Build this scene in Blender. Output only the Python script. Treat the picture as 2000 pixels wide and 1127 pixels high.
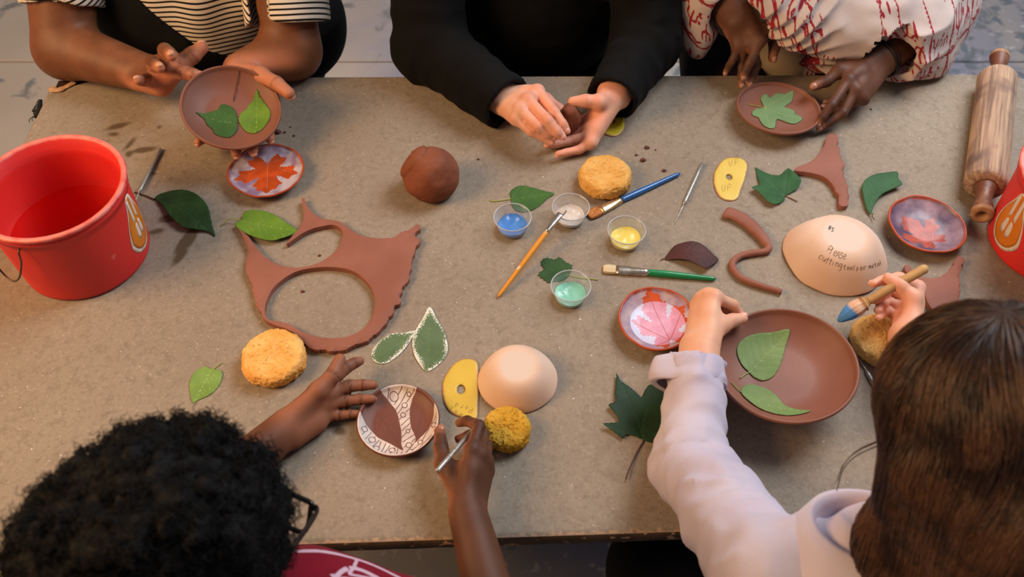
import bpy, bmesh, math, random
import numpy as np
from mathutils import Vector, Matrix
from mathutils.geometry import delaunay_2d_cdt

for o in list(bpy.data.objects):
    bpy.data.objects.remove(o, do_unlink=True)
random.seed(7)
RNG = np.random.default_rng(7)
SC = bpy.context.scene
COL = SC.collection

# ------------------------------------------------------------------ camera
TOP = 0.76                      # height of the table top
CAMZ = 1.89
PITCH = math.radians(52.0)      # looking down
FPX = 1750.0                    # focal length for a 2000 px wide frame
cam_data = bpy.data.cameras.new('camera')
cam_data.sensor_width = 36.0
cam_data.lens = 36.0 * FPX / 2000.0
cam_data.clip_start = 0.05
cam_data.dof.use_dof = True
cam_data.dof.focus_distance = 1.42
cam_data.dof.aperture_fstop = 5.0
cam = bpy.data.objects.new('camera', cam_data)
cam.location = (0, 0, CAMZ)
cam.rotation_euler = (math.pi / 2 - PITCH, 0, 0)
COL.objects.link(cam)
SC.camera = cam

# ------------------------------------------------------------------ light
SC.view_settings.view_transform = 'Standard'
SC.view_settings.look = 'None'
SC.view_settings.gamma = 1.0
SC.view_settings.use_curve_mapping = False
SC.view_settings.exposure = 0.10

world = bpy.data.worlds.new('world')
SC.world = world
world.use_nodes = True
bg = world.node_tree.nodes['Background']
bg.inputs[0].default_value = (0.80, 0.88, 1.0, 1)
bg.inputs[1].default_value = 0.125

def area_light(name, loc, target, size, sizey, power, color):
    d = bpy.data.lights.new(name, 'AREA')
    d.shape = 'RECTANGLE'
    d.size = size
    d.size_y = sizey
    d.energy = power
    d.color = color
    o = bpy.data.objects.new(name, d)
    o.location = loc
    v = Vector(target) - Vector(loc)
    o.rotation_euler = v.to_track_quat('-Z', 'Y').to_euler()
    COL.objects.link(o)
    return o

# warm lamps on the left, cool daylight from a high opening on the right
area_light('warm_lamp_light', (-2.1, 0.35, 2.45), (-0.2, 0.85, TOP), 1.2, 1.2, 70, (1.0, 0.61, 0.29))
area_light('daylight_window', (1.40, 1.95, 2.75), (0.2, 0.95, TOP), 1.4, 1.4, 70, (0.93, 0.96, 1.0))

# ------------------------------------------------------------------ helpers
FW = np.array([0, math.cos(PITCH), -math.sin(PITCH)])
UP = np.array([0, math.sin(PITCH), math.cos(PITCH)])
RT = np.array([1.0, 0, 0])
CAM = np.array([0, 0, CAMZ])

def ray(px, py):
    d = FW + RT * ((px - 1000.0) / FPX) - UP * ((py - 563.5) / FPX)
    return d / np.linalg.norm(d)

def P(px, py, z=0.0):
    """point of the place seen at (px, py) of the 2000x1127 frame, z millimetres above the table top"""
    d = ray(px, py)
    t = (TOP + z * 0.001 - CAMZ) / d[2]
    return CAM + d * t

def on_plane(px, py, c, n):
    d = ray(px, py)
    t = np.dot(np.asarray(c) - CAM, n) / np.dot(d, n)
    return CAM + d * t

def proj(p):
    v = np.asarray(p) - CAM
    z = v @ FW
    return 1000 + FPX * (v @ RT) / z, 563.5 - FPX * (v @ UP) / z

def unit(v):
    v = np.asarray(v, float)
    return v / (np.linalg.norm(v) + 1e-12)

def disc_normal(px, py, aspect, tilt):
    """normal of a round rim that shows with this minor/major ratio and major-axis tilt (degrees)"""
    d = -ray(px, py)
    r = unit(RT - d * np.dot(RT, d))
    u = np.cross(d, r)
    s = math.sqrt(max(0, 1 - aspect * aspect))
    t = math.radians(tilt)
    return unit(d * aspect + s * (r * math.sin(t) + u * math.cos(t)))

class Frame:
    def __init__(self, o, n=(0, 0, 1), x=None):
        self.o = np.asarray(o, float)
        self.n = unit(n)
        xx = np.array([1.0, 0, 0]) if x is None else np.asarray(x, float)
        self.x = unit(xx - self.n * np.dot(xx, self.n))
        self.y = np.cross(self.n, self.x)
    def w(self, uvw):
        uvw = np.atleast_2d(np.asarray(uvw, float))
        if uvw.shape[1] == 2:
            uvw = np.c_[uvw, np.zeros(len(uvw))]
        return self.o + uvw[:, :1] * self.x + uvw[:, 1:2] * self.y + uvw[:, 2:3] * self.n
    def px(self, pts, h=0.0):
        """frame pixels -> (u, v) on the plane at height h of this frame"""
        c = self.o + self.n * h
        out = []
        for a, b in pts:
            q = on_plane(a, b, c, self.n) - self.o
            out.append((q @ self.x, q @ self.y))
        return np.array(out)

def crop(pts, x0, y0, s):
    return [(x0 + a / s, y0 + b / s) for a, b in pts]

def lin(c):
    return tuple(((v / 255.0) / 12.92 if v / 255.0 <= 0.04045 else ((v / 255.0 + 0.055) / 1.055) ** 2.4) for v in c) + (1.0,)

# --- value noise
_perm = RNG.random((64, 64, 64)).astype(np.float32)
def vnoise(p, freq, seed=0):
    q = np.asarray(p) * freq + seed * 17.31 + 1000.0
    i = np.floor(q).astype(np.int64)
    f = q - i
    f = f * f * (3 - 2 * f)
    i &= 63
    j = (i + 1) & 63
    def g(a, b, c):
        return _perm[a, b, c]
    x0, y0, z0 = i.T
    x1, y1, z1 = j.T
    fx, fy, fz = f.T
    a = g(x0, y0, z0) * (1 - fx) + g(x1, y0, z0) * fx
    b = g(x0, y1, z0) * (1 - fx) + g(x1, y1, z0) * fx
    c = g(x0, y0, z1) * (1 - fx) + g(x1, y0, z1) * fx
    d = g(x0, y1, z1) * (1 - fx) + g(x1, y1, z1) * fx
    return ((a * (1 - fy) + b * fy) * (1 - fz) + (c * (1 - fy) + d * fy) * fz) * 2 - 1

def sstep(a, b, x):
    t = np.clip((x - a) / (b - a), 0, 1)
    return t * t * (3 - 2 * t)

# --- 2D distance tools
def poly_sd(pts, poly):
    """signed distance to a closed polygon (negative inside)"""
    pts = np.asarray(pts, float); poly = np.asarray(poly, float)
    d = np.full(len(pts), 1e9); ins = np.zeros(len(pts), bool)
    n = len(poly)
    for i in range(n):
        a = poly[i]; b = poly[(i + 1) % n]
        ab = b - a
        t = np.clip(((pts - a) @ ab) / (ab @ ab + 1e-18), 0, 1)
        q = pts - a - t[:, None] * ab
        d = np.minimum(d, np.einsum('ij,ij->i', q, q))
        c = (a[1] > pts[:, 1]) != (b[1] > pts[:, 1])
        xi = (b[0] - a[0]) * (pts[:, 1] - a[1]) / (b[1] - a[1] + 1e-18) + a[0]
        ins ^= c & (pts[:, 0] < xi)
    d = np.sqrt(d)
    return np.where(ins, -d, d)

def line_d(pts, line):
    pts = np.asarray(pts, float); line = np.asarray(line, float)
    d = np.full(len(pts), 1e9)
    for a, b in zip(line[:-1], line[1:]):
        ab = b - a
        t = np.clip(((pts - a) @ ab) / (ab @ ab + 1e-18), 0, 1)
        q = pts - a - t[:, None] * ab
        d = np.minimum(d, np.einsum('ij,ij->i', q, q))
    return np.sqrt(d)

def spline(pts, n=8, closed=False):
    """Catmull-Rom through points"""
    p = np.asarray(pts, float)
    if closed:
        q = np.vstack([p[-1:], p, p[:2]])
    else:
        q = np.vstack([2 * p[0] - p[1], p, 2 * p[-1] - p[-2]])
    out = []
    for i in range(1, len(q) - 2):
        a, b, c, d = q[i - 1], q[i], q[i + 1], q[i + 2]
        for k in range(n):
            t = k / n
            out.append(0.5 * (2 * b + (c - a) * t + (2 * a - 5 * b + 4 * c - d) * t * t + (3 * b - a - 3 * c + d) * t ** 3))
    if not closed:
        out.append(p[-1])
    return np.array(out)

def resample(p, step, closed=False):
    p = np.asarray(p, float)
    if closed:
        p = np.vstack([p, p[:1]])
    L = np.r_[0, np.cumsum(np.linalg.norm(np.diff(p, axis=0), axis=1))]
    n = max(2, int(round(L[-1] / step)) + 1)
    s = np.linspace(0, L[-1], n)
    out = np.stack([np.interp(s, L, p[:, k]) for k in range(p.shape[1])], 1)
    return out[:-1] if closed else out

# --- mesh building
def mesh_np(name, V, F, smooth=True):
    V = np.asarray(V, np.float32)
    me = bpy.data.meshes.new(name)
    groups = F if isinstance(F, list) else [F]
    groups = [np.asarray(g, np.int32) for g in groups if len(g)]
    nl = sum(g.size for g in groups)
    npoly = sum(len(g) for g in groups)
    me.vertices.add(len(V)); me.vertices.foreach_set('co', V.ravel())
    me.loops.add(nl); me.loops.foreach_set('vertex_index', np.concatenate([g.ravel() for g in groups]))
    starts = []; o = 0
    for g in groups:
        starts.append(o + np.arange(len(g)) * g.shape[1]); o += g.size
    me.polygons.add(npoly)
    me.polygons.foreach_set('loop_start', np.concatenate(starts).astype(np.int32))
    me.polygons.foreach_set('use_smooth', np.full(npoly, smooth, bool))
    me.update(calc_edges=True)
    return me

def attr(me, name, vals):
    a = me.attributes.new(name, 'FLOAT', 'POINT')
    a.data.foreach_set('value', np.asarray(vals, np.float32))

def thing(name, label, cat, loc=(0, 0, 0), group=None, kind=None):
    o = bpy.data.objects.new(name, None)
    o.empty_display_size = 0.05
    COL.objects.link(o)
    o.location = [float(v) for v in loc]
    o['label'] = label; o['category'] = cat
    if group: o['group'] = group
    if kind: o['kind'] = kind
    return o

ORIG = {}
def origin_of(o):
    p = np.zeros(3)
    while o is not None:
        p = p + np.array(o.location[:]); o = o.parent
    return p

def obj(name, V, F, mat, parent=None, base=None, smooth=True, label=None, cat=None, group=None, kind=None, attrs=None):
    """one mesh object from world coordinates; base = its origin"""
    V = np.asarray(V, float)
    if base is None:
        base = origin_of(parent) if parent is not None else np.array([(V[:, 0].min() + V[:, 0].max()) / 2, (V[:, 1].min() + V[:, 1].max()) / 2, V[:, 2].min()])
    me = mesh_np(name, V - base, F, smooth)
    for k, v in (attrs or {}).items():
        attr(me, k, v)
    if mat is not None:
        me.materials.append(mat)
    o = bpy.data.objects.new(name, me)
    COL.objects.link(o)
    if parent is not None:
        o.parent = parent
        o.location = [float(v) for v in np.asarray(base) - origin_of(parent)]
    else:
        o.location = [float(v) for v in base]
    if label: o['label'] = label
    if cat: o['category'] = cat
    if group: o['group'] = group
    if kind: o['kind'] = kind
    return o

def grid_faces(nu, nv, cu=False, cv=False):
    a = np.arange(nu if cu else nu - 1); b = np.arange(nv if cv else nv - 1)
    A, B = np.meshgrid(a, b, indexing='ij')
    A2 = (A + 1) % nu; B2 = (B + 1) % nv
    return np.stack([A * nv + B, A2 * nv + B, A2 * nv + B2, A * nv + B2], -1).reshape(-1, 4)

def lathe(profile, n, frame, rfun=None):
    """profile rows (r, z); returns V, F in world; closed at the ends when r = 0"""
    pr = np.asarray(profile, float)
    th = np.arange(n) * 2 * math.pi / n
    R = np.repeat(pr[:, 0][None], n, 0); Z = np.repeat(pr[:, 1][None], n, 0)
    T = np.repeat(th[:, None], len(pr), 1)
    if rfun is not None:
        R, Z = rfun(R, Z, T)
    U = np.stack([R * np.cos(T), R * np.sin(T), Z], -1).reshape(-1, 3)
    return frame.w(U), grid_faces(n, len(pr), cu=True), U

def tube(path, rad, n=10, cap=True, flat=None, upv=(0, 0, 1)):
    """sweep along 3D points; rad scalar or per point; flat = (a, b) factors side/up"""
    p = np.asarray(path, float); m = len(p)
    r = np.broadcast_to(np.asarray(rad, float), (m,)) if np.ndim(rad) < 2 else None
    t = np.gradient(p, axis=0)
    t /= np.linalg.norm(t, axis=1)[:, None] + 1e-12
    u0 = np.asarray(upv, float)
    V = []
    side_prev = None
    for i in range(m):
        s = np.cross(t[i], u0)
        if np.linalg.norm(s) < 0.15:
            s = side_prev if side_prev is not None else np.cross(t[i], (1, 0.2, 0))
        s = unit(s)
        if side_prev is not None and s @ side_prev < 0:
            s = -s
        side_prev = s
        q = np.cross(s, t[i])
        if np.ndim(rad) == 2:
            ra, rb = rad[i]
        else:
            ra = rb = r[i]
            if flat: ra, rb = ra * flat[0], rb * flat[1]
        a = np.arange(n) * 2 * math.pi / n
        V.append(p[i] + np.outer(np.cos(a) * ra, s) + np.outer(np.sin(a) * rb, q))
    V = np.vstack(V)
    F = grid_faces(m, n, cv=True)
    if cap:
        V = np.vstack([V, p[:1], p[-1:]])
        k = np.arange(n)
        c0 = np.stack([np.full(n, m * n), k, (k + 1) % n], 1)
        c1 = np.stack([np.full(n, m * n + 1), (m - 1) * n + (k + 1) % n, (m - 1) * n + k], 1)
        return V, [F, np.vstack([c0, c1])]
    return V, F

def join(parts):
    Vs = []; Fq = []; Ft = []; o = 0
    for V, F in parts:
        for g in (F if isinstance(F, list) else [F]):
            g = np.asarray(g)
            (Fq if g.shape[1] == 4 else Ft).append(g + o)
        Vs.append(V); o += len(V)
    out = []
    if Fq: out.append(np.vstack(Fq))
    if Ft: out.append(np.vstack(Ft))
    return np.vstack(Vs), out

def fill2d(outline, holes=(), pitch=0.004):
    """triangulated filled polygon with inner points; returns 2D verts, tris"""
    outs = [np.asarray(outline, float)] + [np.asarray(h, float) for h in holes]
    pts = []; edges = []
    for o in outs:
        k = len(pts)
        pts += [tuple(q) for q in o]
        edges += [(k + i, k + (i + 1) % len(o)) for i in range(len(o))]
    mn = outs[0].min(0); mx = outs[0].max(0)
    gx = np.arange(mn[0], mx[0], pitch); gy = np.arange(mn[1], mx[1], pitch * 0.87)
    G = np.array([(x + (0.5 * pitch if j % 2 else 0), y) for j, y in enumerate(gy) for x in gx])
    if len(G):
        d = poly_sd(G, outs[0])
        for h in outs[1:]:
            d = np.maximum(d, -poly_sd(G, h))
        G = G[d < -pitch * 0.45]
        pts += [tuple(q) for q in G]
    vs, es, fs, *_ = delaunay_2d_cdt([Vector(q) for q in pts], edges, [], 0, 1e-7)
    V = np.array([(v.x, v.y) for v in vs]); F = np.array([f for f in fs if len(f) == 3], int)
    c = V[F].mean(1)
    d = poly_sd(c, outs[0])
    for h in outs[1:]:
        d = np.maximum(d, -poly_sd(c, h))
    F = F[d < 0]
    a = V[F[:, 1]] - V[F[:, 0]]; b = V[F[:, 2]] - V[F[:, 0]]
    cr = a[:, 0] * b[:, 1] - a[:, 1] * b[:, 0]
    F = F[np.abs(cr) > 1e-12]; cr = cr[np.abs(cr) > 1e-12]
    F[cr < 0] = F[cr < 0][:, ::-1]
    return V, F

def slab(V2, F, top, bot):
    """closed sheet between two height arrays over a 2D triangulation (returns 3-column uvw)"""
    n = len(V2)
    e = np.sort(np.vstack([F[:, [0, 1]], F[:, [1, 2]], F[:, [2, 0]]]), 1)
    de = np.vstack([F[:, [0, 1]], F[:, [1, 2]], F[:, [2, 0]]])
    key = e[:, 0] * n + e[:, 1]
    u, inv, cnt = np.unique(key, return_inverse=True, return_counts=True)
    b = de[cnt[inv] == 1]
    V = np.vstack([np.c_[V2, top], np.c_[V2, bot]])
    side = np.stack([b[:, 0], b[:, 0] + n, b[:, 1] + n, b[:, 1]], 1)
    return V, [np.vstack([F, F[:, ::-1] + n]), side]

# --- materials
def mat(name, color, rough=0.6, color2=None, scale=30.0, detail=4.0, lo=0.35, hi=0.65, bump=0.0, bscale=None, spec=0.5,
        metal=0.0, coat=0.0, sss=0.0, stretch=None, distort=0.0, sheen=0.0, prerot=None):
    m = bpy.data.materials.new(name)
    m.use_nodes = True
    nt = m.node_tree; N = nt.nodes; L = nt.links
    b = N['Principled BSDF']
    b.inputs['Roughness'].default_value = rough
    b.inputs['Specular IOR Level'].default_value = spec
    b.inputs['Metallic'].default_value = metal
    b.inputs['Coat Weight'].default_value = coat
    b.inputs['Coat Roughness'].default_value = 0.08
    b.inputs['Sheen Weight'].default_value = sheen
    if sss:
        b.inputs['Subsurface Weight'].default_value = sss
        b.inputs['Subsurface Radius'].default_value = (0.008, 0.003, 0.0015)
        b.inputs['Subsurface Scale'].default_value = 1.0
    b.inputs['Base Color'].default_value = lin(color)
    tc = N.new('ShaderNodeTexCoord')
    src = tc.outputs['Object']
    if prerot is not None:
        mp = N.new('ShaderNodeMapping')
        mp.inputs['Rotation'].default_value = prerot
        L.new(src, mp.inputs['Vector']); src = mp.outputs['Vector']
    if stretch:
        mp = N.new('ShaderNodeMapping')
        mp.inputs['Scale'].default_value = stretch
        L.new(src, mp.inputs['Vector']); src = mp.outputs['Vector']
    m['_src'] = 1
    if color2 is not None:
        nz = N.new('ShaderNodeTexNoise'); nz.inputs['Scale'].default_value = scale; nz.inputs['Detail'].default_value = detail
        nz.inputs['Distortion'].default_value = distort
        L.new(src, nz.inputs['Vector'])
        mr = N.new('ShaderNodeMapRange'); mr.inputs[1].default_value = lo; mr.inputs[2].default_value = hi
        L.new(nz.outputs['Fac'], mr.inputs[0])
        mx = N.new('ShaderNodeMix'); mx.data_type = 'RGBA'
        mx.inputs[6].default_value = lin(color); mx.inputs[7].default_value = lin(color2)
        L.new(mr.outputs[0], mx.inputs[0]); L.new(mx.outputs[2], b.inputs['Base Color'])
    if bump:
        nz2 = N.new('ShaderNodeTexNoise'); nz2.inputs['Scale'].default_value = bscale or scale * 3; nz2.inputs['Detail'].default_value = 5
        L.new(src, nz2.inputs['Vector'])
        bp = N.new('ShaderNodeBump'); bp.inputs['Strength'].default_value = bump; bp.inputs['Distance'].default_value = 0.002
        L.new(nz2.outputs['Fac'], bp.inputs['Height']); L.new(bp.outputs['Normal'], b.inputs['Normal'])
    return m

def base_link(m):
    """node tree, principled node and the socket currently driving the base colour (or a new RGB)"""
    nt = m.node_tree; b = nt.nodes['Principled BSDF']
    s = b.inputs['Base Color']
    if s.is_linked:
        return nt, b, s.links[0].from_socket
    r = nt.nodes.new('ShaderNodeRGB'); r.outputs[0].default_value = s.default_value
    return nt, b, r.outputs[0]

def overlay(m, color, fac_socket=None, attr_name=None, lo=0.0, hi=1.0, invert=False, noise=None, color2=None):
    """mix a colour over the base colour where a mesh attribute (mapped lo..hi -> 1..0) says so"""
    nt, b, src = base_link(m)
    N = nt.nodes; L = nt.links
    if attr_name:
        at = N.new('ShaderNodeAttribute'); at.attribute_name = attr_name
        f = at.outputs['Fac']
        if noise:
            tc = N.new('ShaderNodeTexCoord'); nz = N.new('ShaderNodeTexNoise')
            nz.inputs['Scale'].default_value = noise[0]; nz.inputs['Detail'].default_value = 4
            L.new(tc.outputs['Object'], nz.inputs['Vector'])
            ma = N.new('ShaderNodeMath'); ma.operation = 'MULTIPLY_ADD'
            sub = N.new('ShaderNodeMath'); sub.operation = 'SUBTRACT'; sub.inputs[1].default_value = 0.5
            L.new(nz.outputs['Fac'], sub.inputs[0]); L.new(sub.outputs[0], ma.inputs[0])
            ma.inputs[1].default_value = noise[1]; L.new(f, ma.inputs[2]); f = ma.outputs[0]
        mr = N.new('ShaderNodeMapRange'); mr.inputs[1].default_value = lo; mr.inputs[2].default_value = hi
        mr.inputs[3].default_value = 0.0 if invert else 1.0; mr.inputs[4].default_value = 1.0 if invert else 0.0
        L.new(f, mr.inputs[0]); f = mr.outputs[0]
    else:
        f = fac_socket
    mx = N.new('ShaderNodeMix'); mx.data_type = 'RGBA'
    L.new(f, mx.inputs[0]); L.new(src, mx.inputs[6]); mx.inputs[7].default_value = lin(color)
    if color2 is not None:
        tc = N.new('ShaderNodeTexCoord'); nz = N.new('ShaderNodeTexNoise'); nz.inputs['Scale'].default_value = color2[1]
        L.new(tc.outputs['Object'], nz.inputs['Vector'])
        m2 = N.new('ShaderNodeMix'); m2.data_type = 'RGBA'
        m2.inputs[6].default_value = lin(color); m2.inputs[7].default_value = lin(color2[0])
        mr2 = N.new('ShaderNodeMapRange'); mr2.inputs[1].default_value = 0.4; mr2.inputs[2].default_value = 0.6
        L.new(nz.outputs['Fac'], mr2.inputs[0]); L.new(mr2.outputs[0], m2.inputs[0]); L.new(m2.outputs[2], mx.inputs[7])
    L.new(mx.outputs[2], b.inputs['Base Color'])
    return m

def speckle(m, color, scale, lo, hi):
    """small specks from a noise threshold"""
    nt, b, src = base_link(m)
    N = nt.nodes; L = nt.links
    tc = N.new('ShaderNodeTexCoord'); nz = N.new('ShaderNodeTexNoise'); nz.inputs['Scale'].default_value = scale; nz.inputs['Detail'].default_value = 2
    L.new(tc.outputs['Object'], nz.inputs['Vector'])
    mr = N.new('ShaderNodeMapRange'); mr.inputs[1].default_value = lo; mr.inputs[2].default_value = hi
    L.new(nz.outputs['Fac'], mr.inputs[0])
    return overlay(m, color, fac_socket=mr.outputs[0])
# ================================================================== floor
def floor_material():
    m = mat('painted_concrete', (184, 172, 160), rough=0.75, color2=(172, 160, 148), scale=3.0, bump=0.15, bscale=40)
    nt, b, src = base_link(m)
    N = nt.nodes; L = nt.links
    tc = N.new('ShaderNodeTexCoord')
    def patch(scale, lo, hi, color, dist=0.6, detail=5, loc=(0, 0, 0), area=None):
        mp = N.new('ShaderNodeMapping'); mp.inputs['Location'].default_value = loc
        L.new(tc.outputs['Object'], mp.inputs['Vector'])
        nz = N.new('ShaderNodeTexNoise'); nz.inputs['Scale'].default_value = scale; nz.inputs['Detail'].default_value = detail
        nz.inputs['Distortion'].default_value = dist
        L.new(mp.outputs['Vector'], nz.inputs['Vector'])
        mr = N.new('ShaderNodeMapRange'); mr.inputs[1].default_value = lo; mr.inputs[2].default_value = hi
        L.new(nz.outputs['Fac'], mr.inputs[0])
        f = mr.outputs[0]
        if area:
            sp = N.new('ShaderNodeSeparateXYZ'); L.new(tc.outputs['Object'], sp.inputs[0])
            m1 = N.new('ShaderNodeMapRange'); m1.interpolation_type = 'SMOOTHSTEP'; m1.inputs[1].default_value = area[0]; m1.inputs[2].default_value = area[1]
            L.new(sp.outputs[0], m1.inputs[0])
            mu = N.new('ShaderNodeMath'); mu.operation = 'MULTIPLY'; L.new(f, mu.inputs[0]); L.new(m1.outputs[0], mu.inputs[1]); f = mu.outputs[0]
        overlay(m, color, fac_socket=f)
    patch(1.6, 0.36, 0.56, (140, 138, 158), loc=(3.1, 0, 0), area=(-0.75, -0.35))
    patch(9.0, 0.60, 0.66, (124, 124, 124), dist=0.5, loc=(0.4, 2, 0))
    patch(14.0, 0.50, 0.58, (116, 120, 126), dist=0.5, loc=(5, 2, 0), area=(0.3, 0.9))
    patch(26.0, 0.60, 0.66, (198, 192, 188), dist=0.3, loc=(1, 7, 0), area=(-0.6, 0.0))
    return m

def build_floor():
    m = floor_material()
    root = thing('floor', 'painted concrete floor with worn grey and purple patches', 'floor', (0, 1.2, 0), kind='structure')
    dark = mat('floor_joint', (96, 88, 80), rough=0.9)
    V = np.array([(-4, -3, -0.012), (4, -3, -0.012), (4, 6, -0.012), (-4, 6, -0.012)])
    obj('joint_bed', V, np.array([[0, 1, 2, 3]]), dark, root, smooth=False)
    xs = [-4, 1.95, 4]; ys = [-3, 2.44, 6]
    g = 0.004
    for i in range(2):
        for j in range(2):
            x0, x1, y0, y1 = xs[i] + g, xs[i + 1] - g, ys[j] + g, ys[j + 1] - g
            b = 0.004
            rim = [(x0, y0), (x1, y0), (x1, y1), (x0, y1)]
            inn = [(x0 + b, y0 + b), (x1 - b, y0 + b), (x1 - b, y1 - b), (x0 + b, y1 - b)]
            V = np.array([(x, y, -0.012) for x, y in rim] + [(x, y, -b) for x, y in rim] + [(x, y, 0) for x, y in inn])
            k = np.arange(4); k2 = (k + 1) % 4
            F = np.vstack([np.stack([k, k2, k2 + 4, k + 4], 1), np.stack([k + 4, k2 + 4, k2 + 8, k + 8], 1), [[8, 9, 10, 11]]])
            obj('concrete_slab', V, F, m, root, base=np.array([0, 0, 0.0]), smooth=False)
build_floor()

# ================================================================== table
def build_table():
    root = thing('work_table', 'long table covered in grey-brown canvas, worn pale at its edges', 'table', (0.05, 0.94, 0))
    m = mat('canvas_top', (150, 136, 120), rough=0.75, color2=(140, 125, 109), scale=4.0, detail=6, lo=0.3, hi=0.7, bump=0.06, bscale=420, spec=0.3)
    # fine weave mottling
    speckle(m, (128, 114, 98), 85, 0.50, 0.80)
    speckle(m, (124, 110, 96), 260, 0.52, 0.85)
    speckle(m, (160, 147, 132), 190, 0.56, 0.85)
    speckle(m, (222, 208, 194), 240, 0.735, 0.765)
    speckle(m, (226, 214, 200), 150, 0.755, 0.775)
    overlay(m, (92, 74, 54), attr_name='stain', lo=-0.002, hi=0.003, noise=(60, 0.006))
    overlay(m, (192, 160, 134), attr_name='worn', lo=0.0, hi=0.0035, noise=(160, 0.016))
    # water stains and scuffs lying on the canvas
    stains = []
    def st(px, py, rx, ry, a=0):
        stains.append((P(px, py)[:2], rx * 0.001, ry * 0.001, math.radians(a)))
    for s in [(232, 246, 22, 7, 25), (222, 262, 9, 6, 0), (280, 293, 21, 7, 12), (253, 282, 5, 16, -20), (312, 248, 3.5, 4, 0), (298, 338, 6, 3, -20),
              (365, 470, 11, 34, -18), (335, 425, 22, 10, 20), (352, 500, 7, 22, -20), (305, 452, 13, 6, 20), (252, 300, 6, 9, 0), (663, 842, 9, 6, 0), (337, 806, 4, 4, 0)]:
        st(*s)
    A = [P(95, 175)[:2], P(130, 168)[:2], P(160, 150)[:2], P(650, 148.5)[:2], P(1200, 146.5)[:2], P(1850, 143)[:2], P(1985, 146)[:2]]
    xl = -0.897; xr = 1.012; th = 0.03
    yf = lambda x: np.interp(x, [-0.897, -0.86, -0.80, -0.352, 0.2, 0.857, 0.985, 1.012], [1.368, 1.383, 1.4125, 1.4125, 1.416, 1.421, 1.419, 1.400])
    yn = lambda x: np.interp(x, [-0.897, 0.223, 1.012], [0.437, 0.476, 0.503])
    nx, ny = 420, 220
    us = np.linspace(0, 1, nx); vs = np.linspace(0, 1, ny)
    X = xl + (xr - xl) * us
    # rounded edge: extra loops that drop down the sides
    r = 0.006
    V = np.zeros((nx, ny, 3))
    V[:, :, 0] = X[:, None]
    V[:, :, 1] = yn(X)[:, None] + (yf(X) - yn(X))[:, None] * vs[None]
    V[:, :, 2] = TOP
    Vf = V.reshape(-1, 3)
    wob = (vnoise(Vf, 7, 3) * 0.0006)
    d_edge = np.minimum(np.minimum(Vf[:, 1] - yn(Vf[:, 0]), yf(Vf[:, 0]) - Vf[:, 1]), np.minimum(Vf[:, 0] - xl, xr - Vf[:, 0]))
    Vf[:, 2] += wob * np.clip(d_edge / 0.05, 0, 1) * 0.0 - 0.004 * np.clip(1 - d_edge / 0.005, 0, 1) ** 2
    sd = np.full(len(Vf), 0.1)
    for c, rx, ry, a in stains:
        q = Vf[:, :2] - c
        u = q[:, 0] * math.cos(a) + q[:, 1] * math.sin(a); v = -q[:, 0] * math.sin(a) + q[:, 1] * math.cos(a)
        k = np.sqrt((u / rx) ** 2 + (v / ry) ** 2)
        sd = np.minimum(sd, (k - 1) * min(rx, ry))
    edge = np.where((Vf[:, 1] > 1.40) & (Vf[:, 0] < -0.78), d_edge - 0.012, d_edge)
    F = grid_faces(nx, ny)
    obj('canvas_top', Vf, F, m, root, attrs={'stain': sd, 'worn': edge - 0.001})
    # the folded-down canvas edge and the board under it
    me_ = mat('canvas_edge', (96, 76, 52), rough=0.8, color2=(74, 56, 38), scale=25, bump=0.5, bscale=120)
    speckle(me_, (190, 150, 118), 70, 0.62, 0.67)
    def ring(off, z):
        xs = np.linspace(xl, xr, 160); ys = np.linspace(0, 1, 60)
        pts = [(x, yn(x)) for x in xs] + [(xr, yn(xr) + (yf(xr) - yn(xr)) * t) for t in ys[1:-1]] + [(x, yf(x)) for x in xs[::-1]] + [(xl, yn(xl) + (yf(xl) - yn(xl)) * t) for t in ys[::-1][1:-1]]
        p = np.array(pts); c = np.array([0.057, 0.94])
        t = np.roll(p, -1, 0) - np.roll(p, 1, 0); t /= np.linalg.norm(t, axis=1)[:, None]
        nrm = np.stack([t[:, 1], -t[:, 0]], 1)
        q = p + nrm * off
        return np.c_[q, np.full(len(q), z)]
    R = [ring(-0.0005, TOP - 0.003), ring(0.0015, TOP - 0.006), ring(0.002, TOP - 0.014), ring(0.001, TOP - 0.026), ring(-0.006, TOP - 0.028)]
    for k in (1, 2, 3):
        R[k][:, 2] += vnoise(R[k], 60, k) * 0.0012
    n = len(R[0])
    VV = np.vstack(R)
    Fe = grid_faces(len(R), n, cv=True)[:, ::-1]
    obj('canvas_edge', VV, Fe, me_, root)
    wood = mat('dark_board', (52, 28, 20), rough=0.6, color2=(34, 18, 14), scale=12, stretch=(1, 12, 12))
    def box(x0, x1, y0, y1, z0, z1):
        V = np.array([(x, y, z) for z in (z0, z1) for y in (y0, y1) for x in (x0, x1)])
        return V, np.array([[0, 2, 3, 1], [4, 5, 7, 6], [0, 1, 5, 4], [2, 6, 7, 3], [0, 4, 6, 2], [1, 3, 7, 5]])
    obj('board', *box(-0.890, 1.005, 0.484, 1.405, TOP - 0.030, TOP - 0.005), wood, root, smooth=False)
    obj('apron', *box(-0.80, 0.92, 0.520, 0.545, TOP - 0.11, TOP - 0.030), wood, root, smooth=False)
    obj('apron', *box(-0.80, 0.92, 1.345, 1.370, TOP - 0.11, TOP - 0.030), wood, root, smooth=False)
    obj('apron', *box(-0.80, -0.775, 0.545, 1.345, TOP - 0.11, TOP - 0.030), wood, root, smooth=False)
    obj('apron', *box(0.895, 0.92, 0.545, 1.345, TOP - 0.11, TOP - 0.030), wood, root, smooth=False)
    for x in (-0.79, 0.85):
        for y in (0.53, 1.30):
            obj('leg', *box(x, x + 0.06, y, y + 0.06, 0.0, TOP - 0.030), wood, root, smooth=False)
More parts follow.
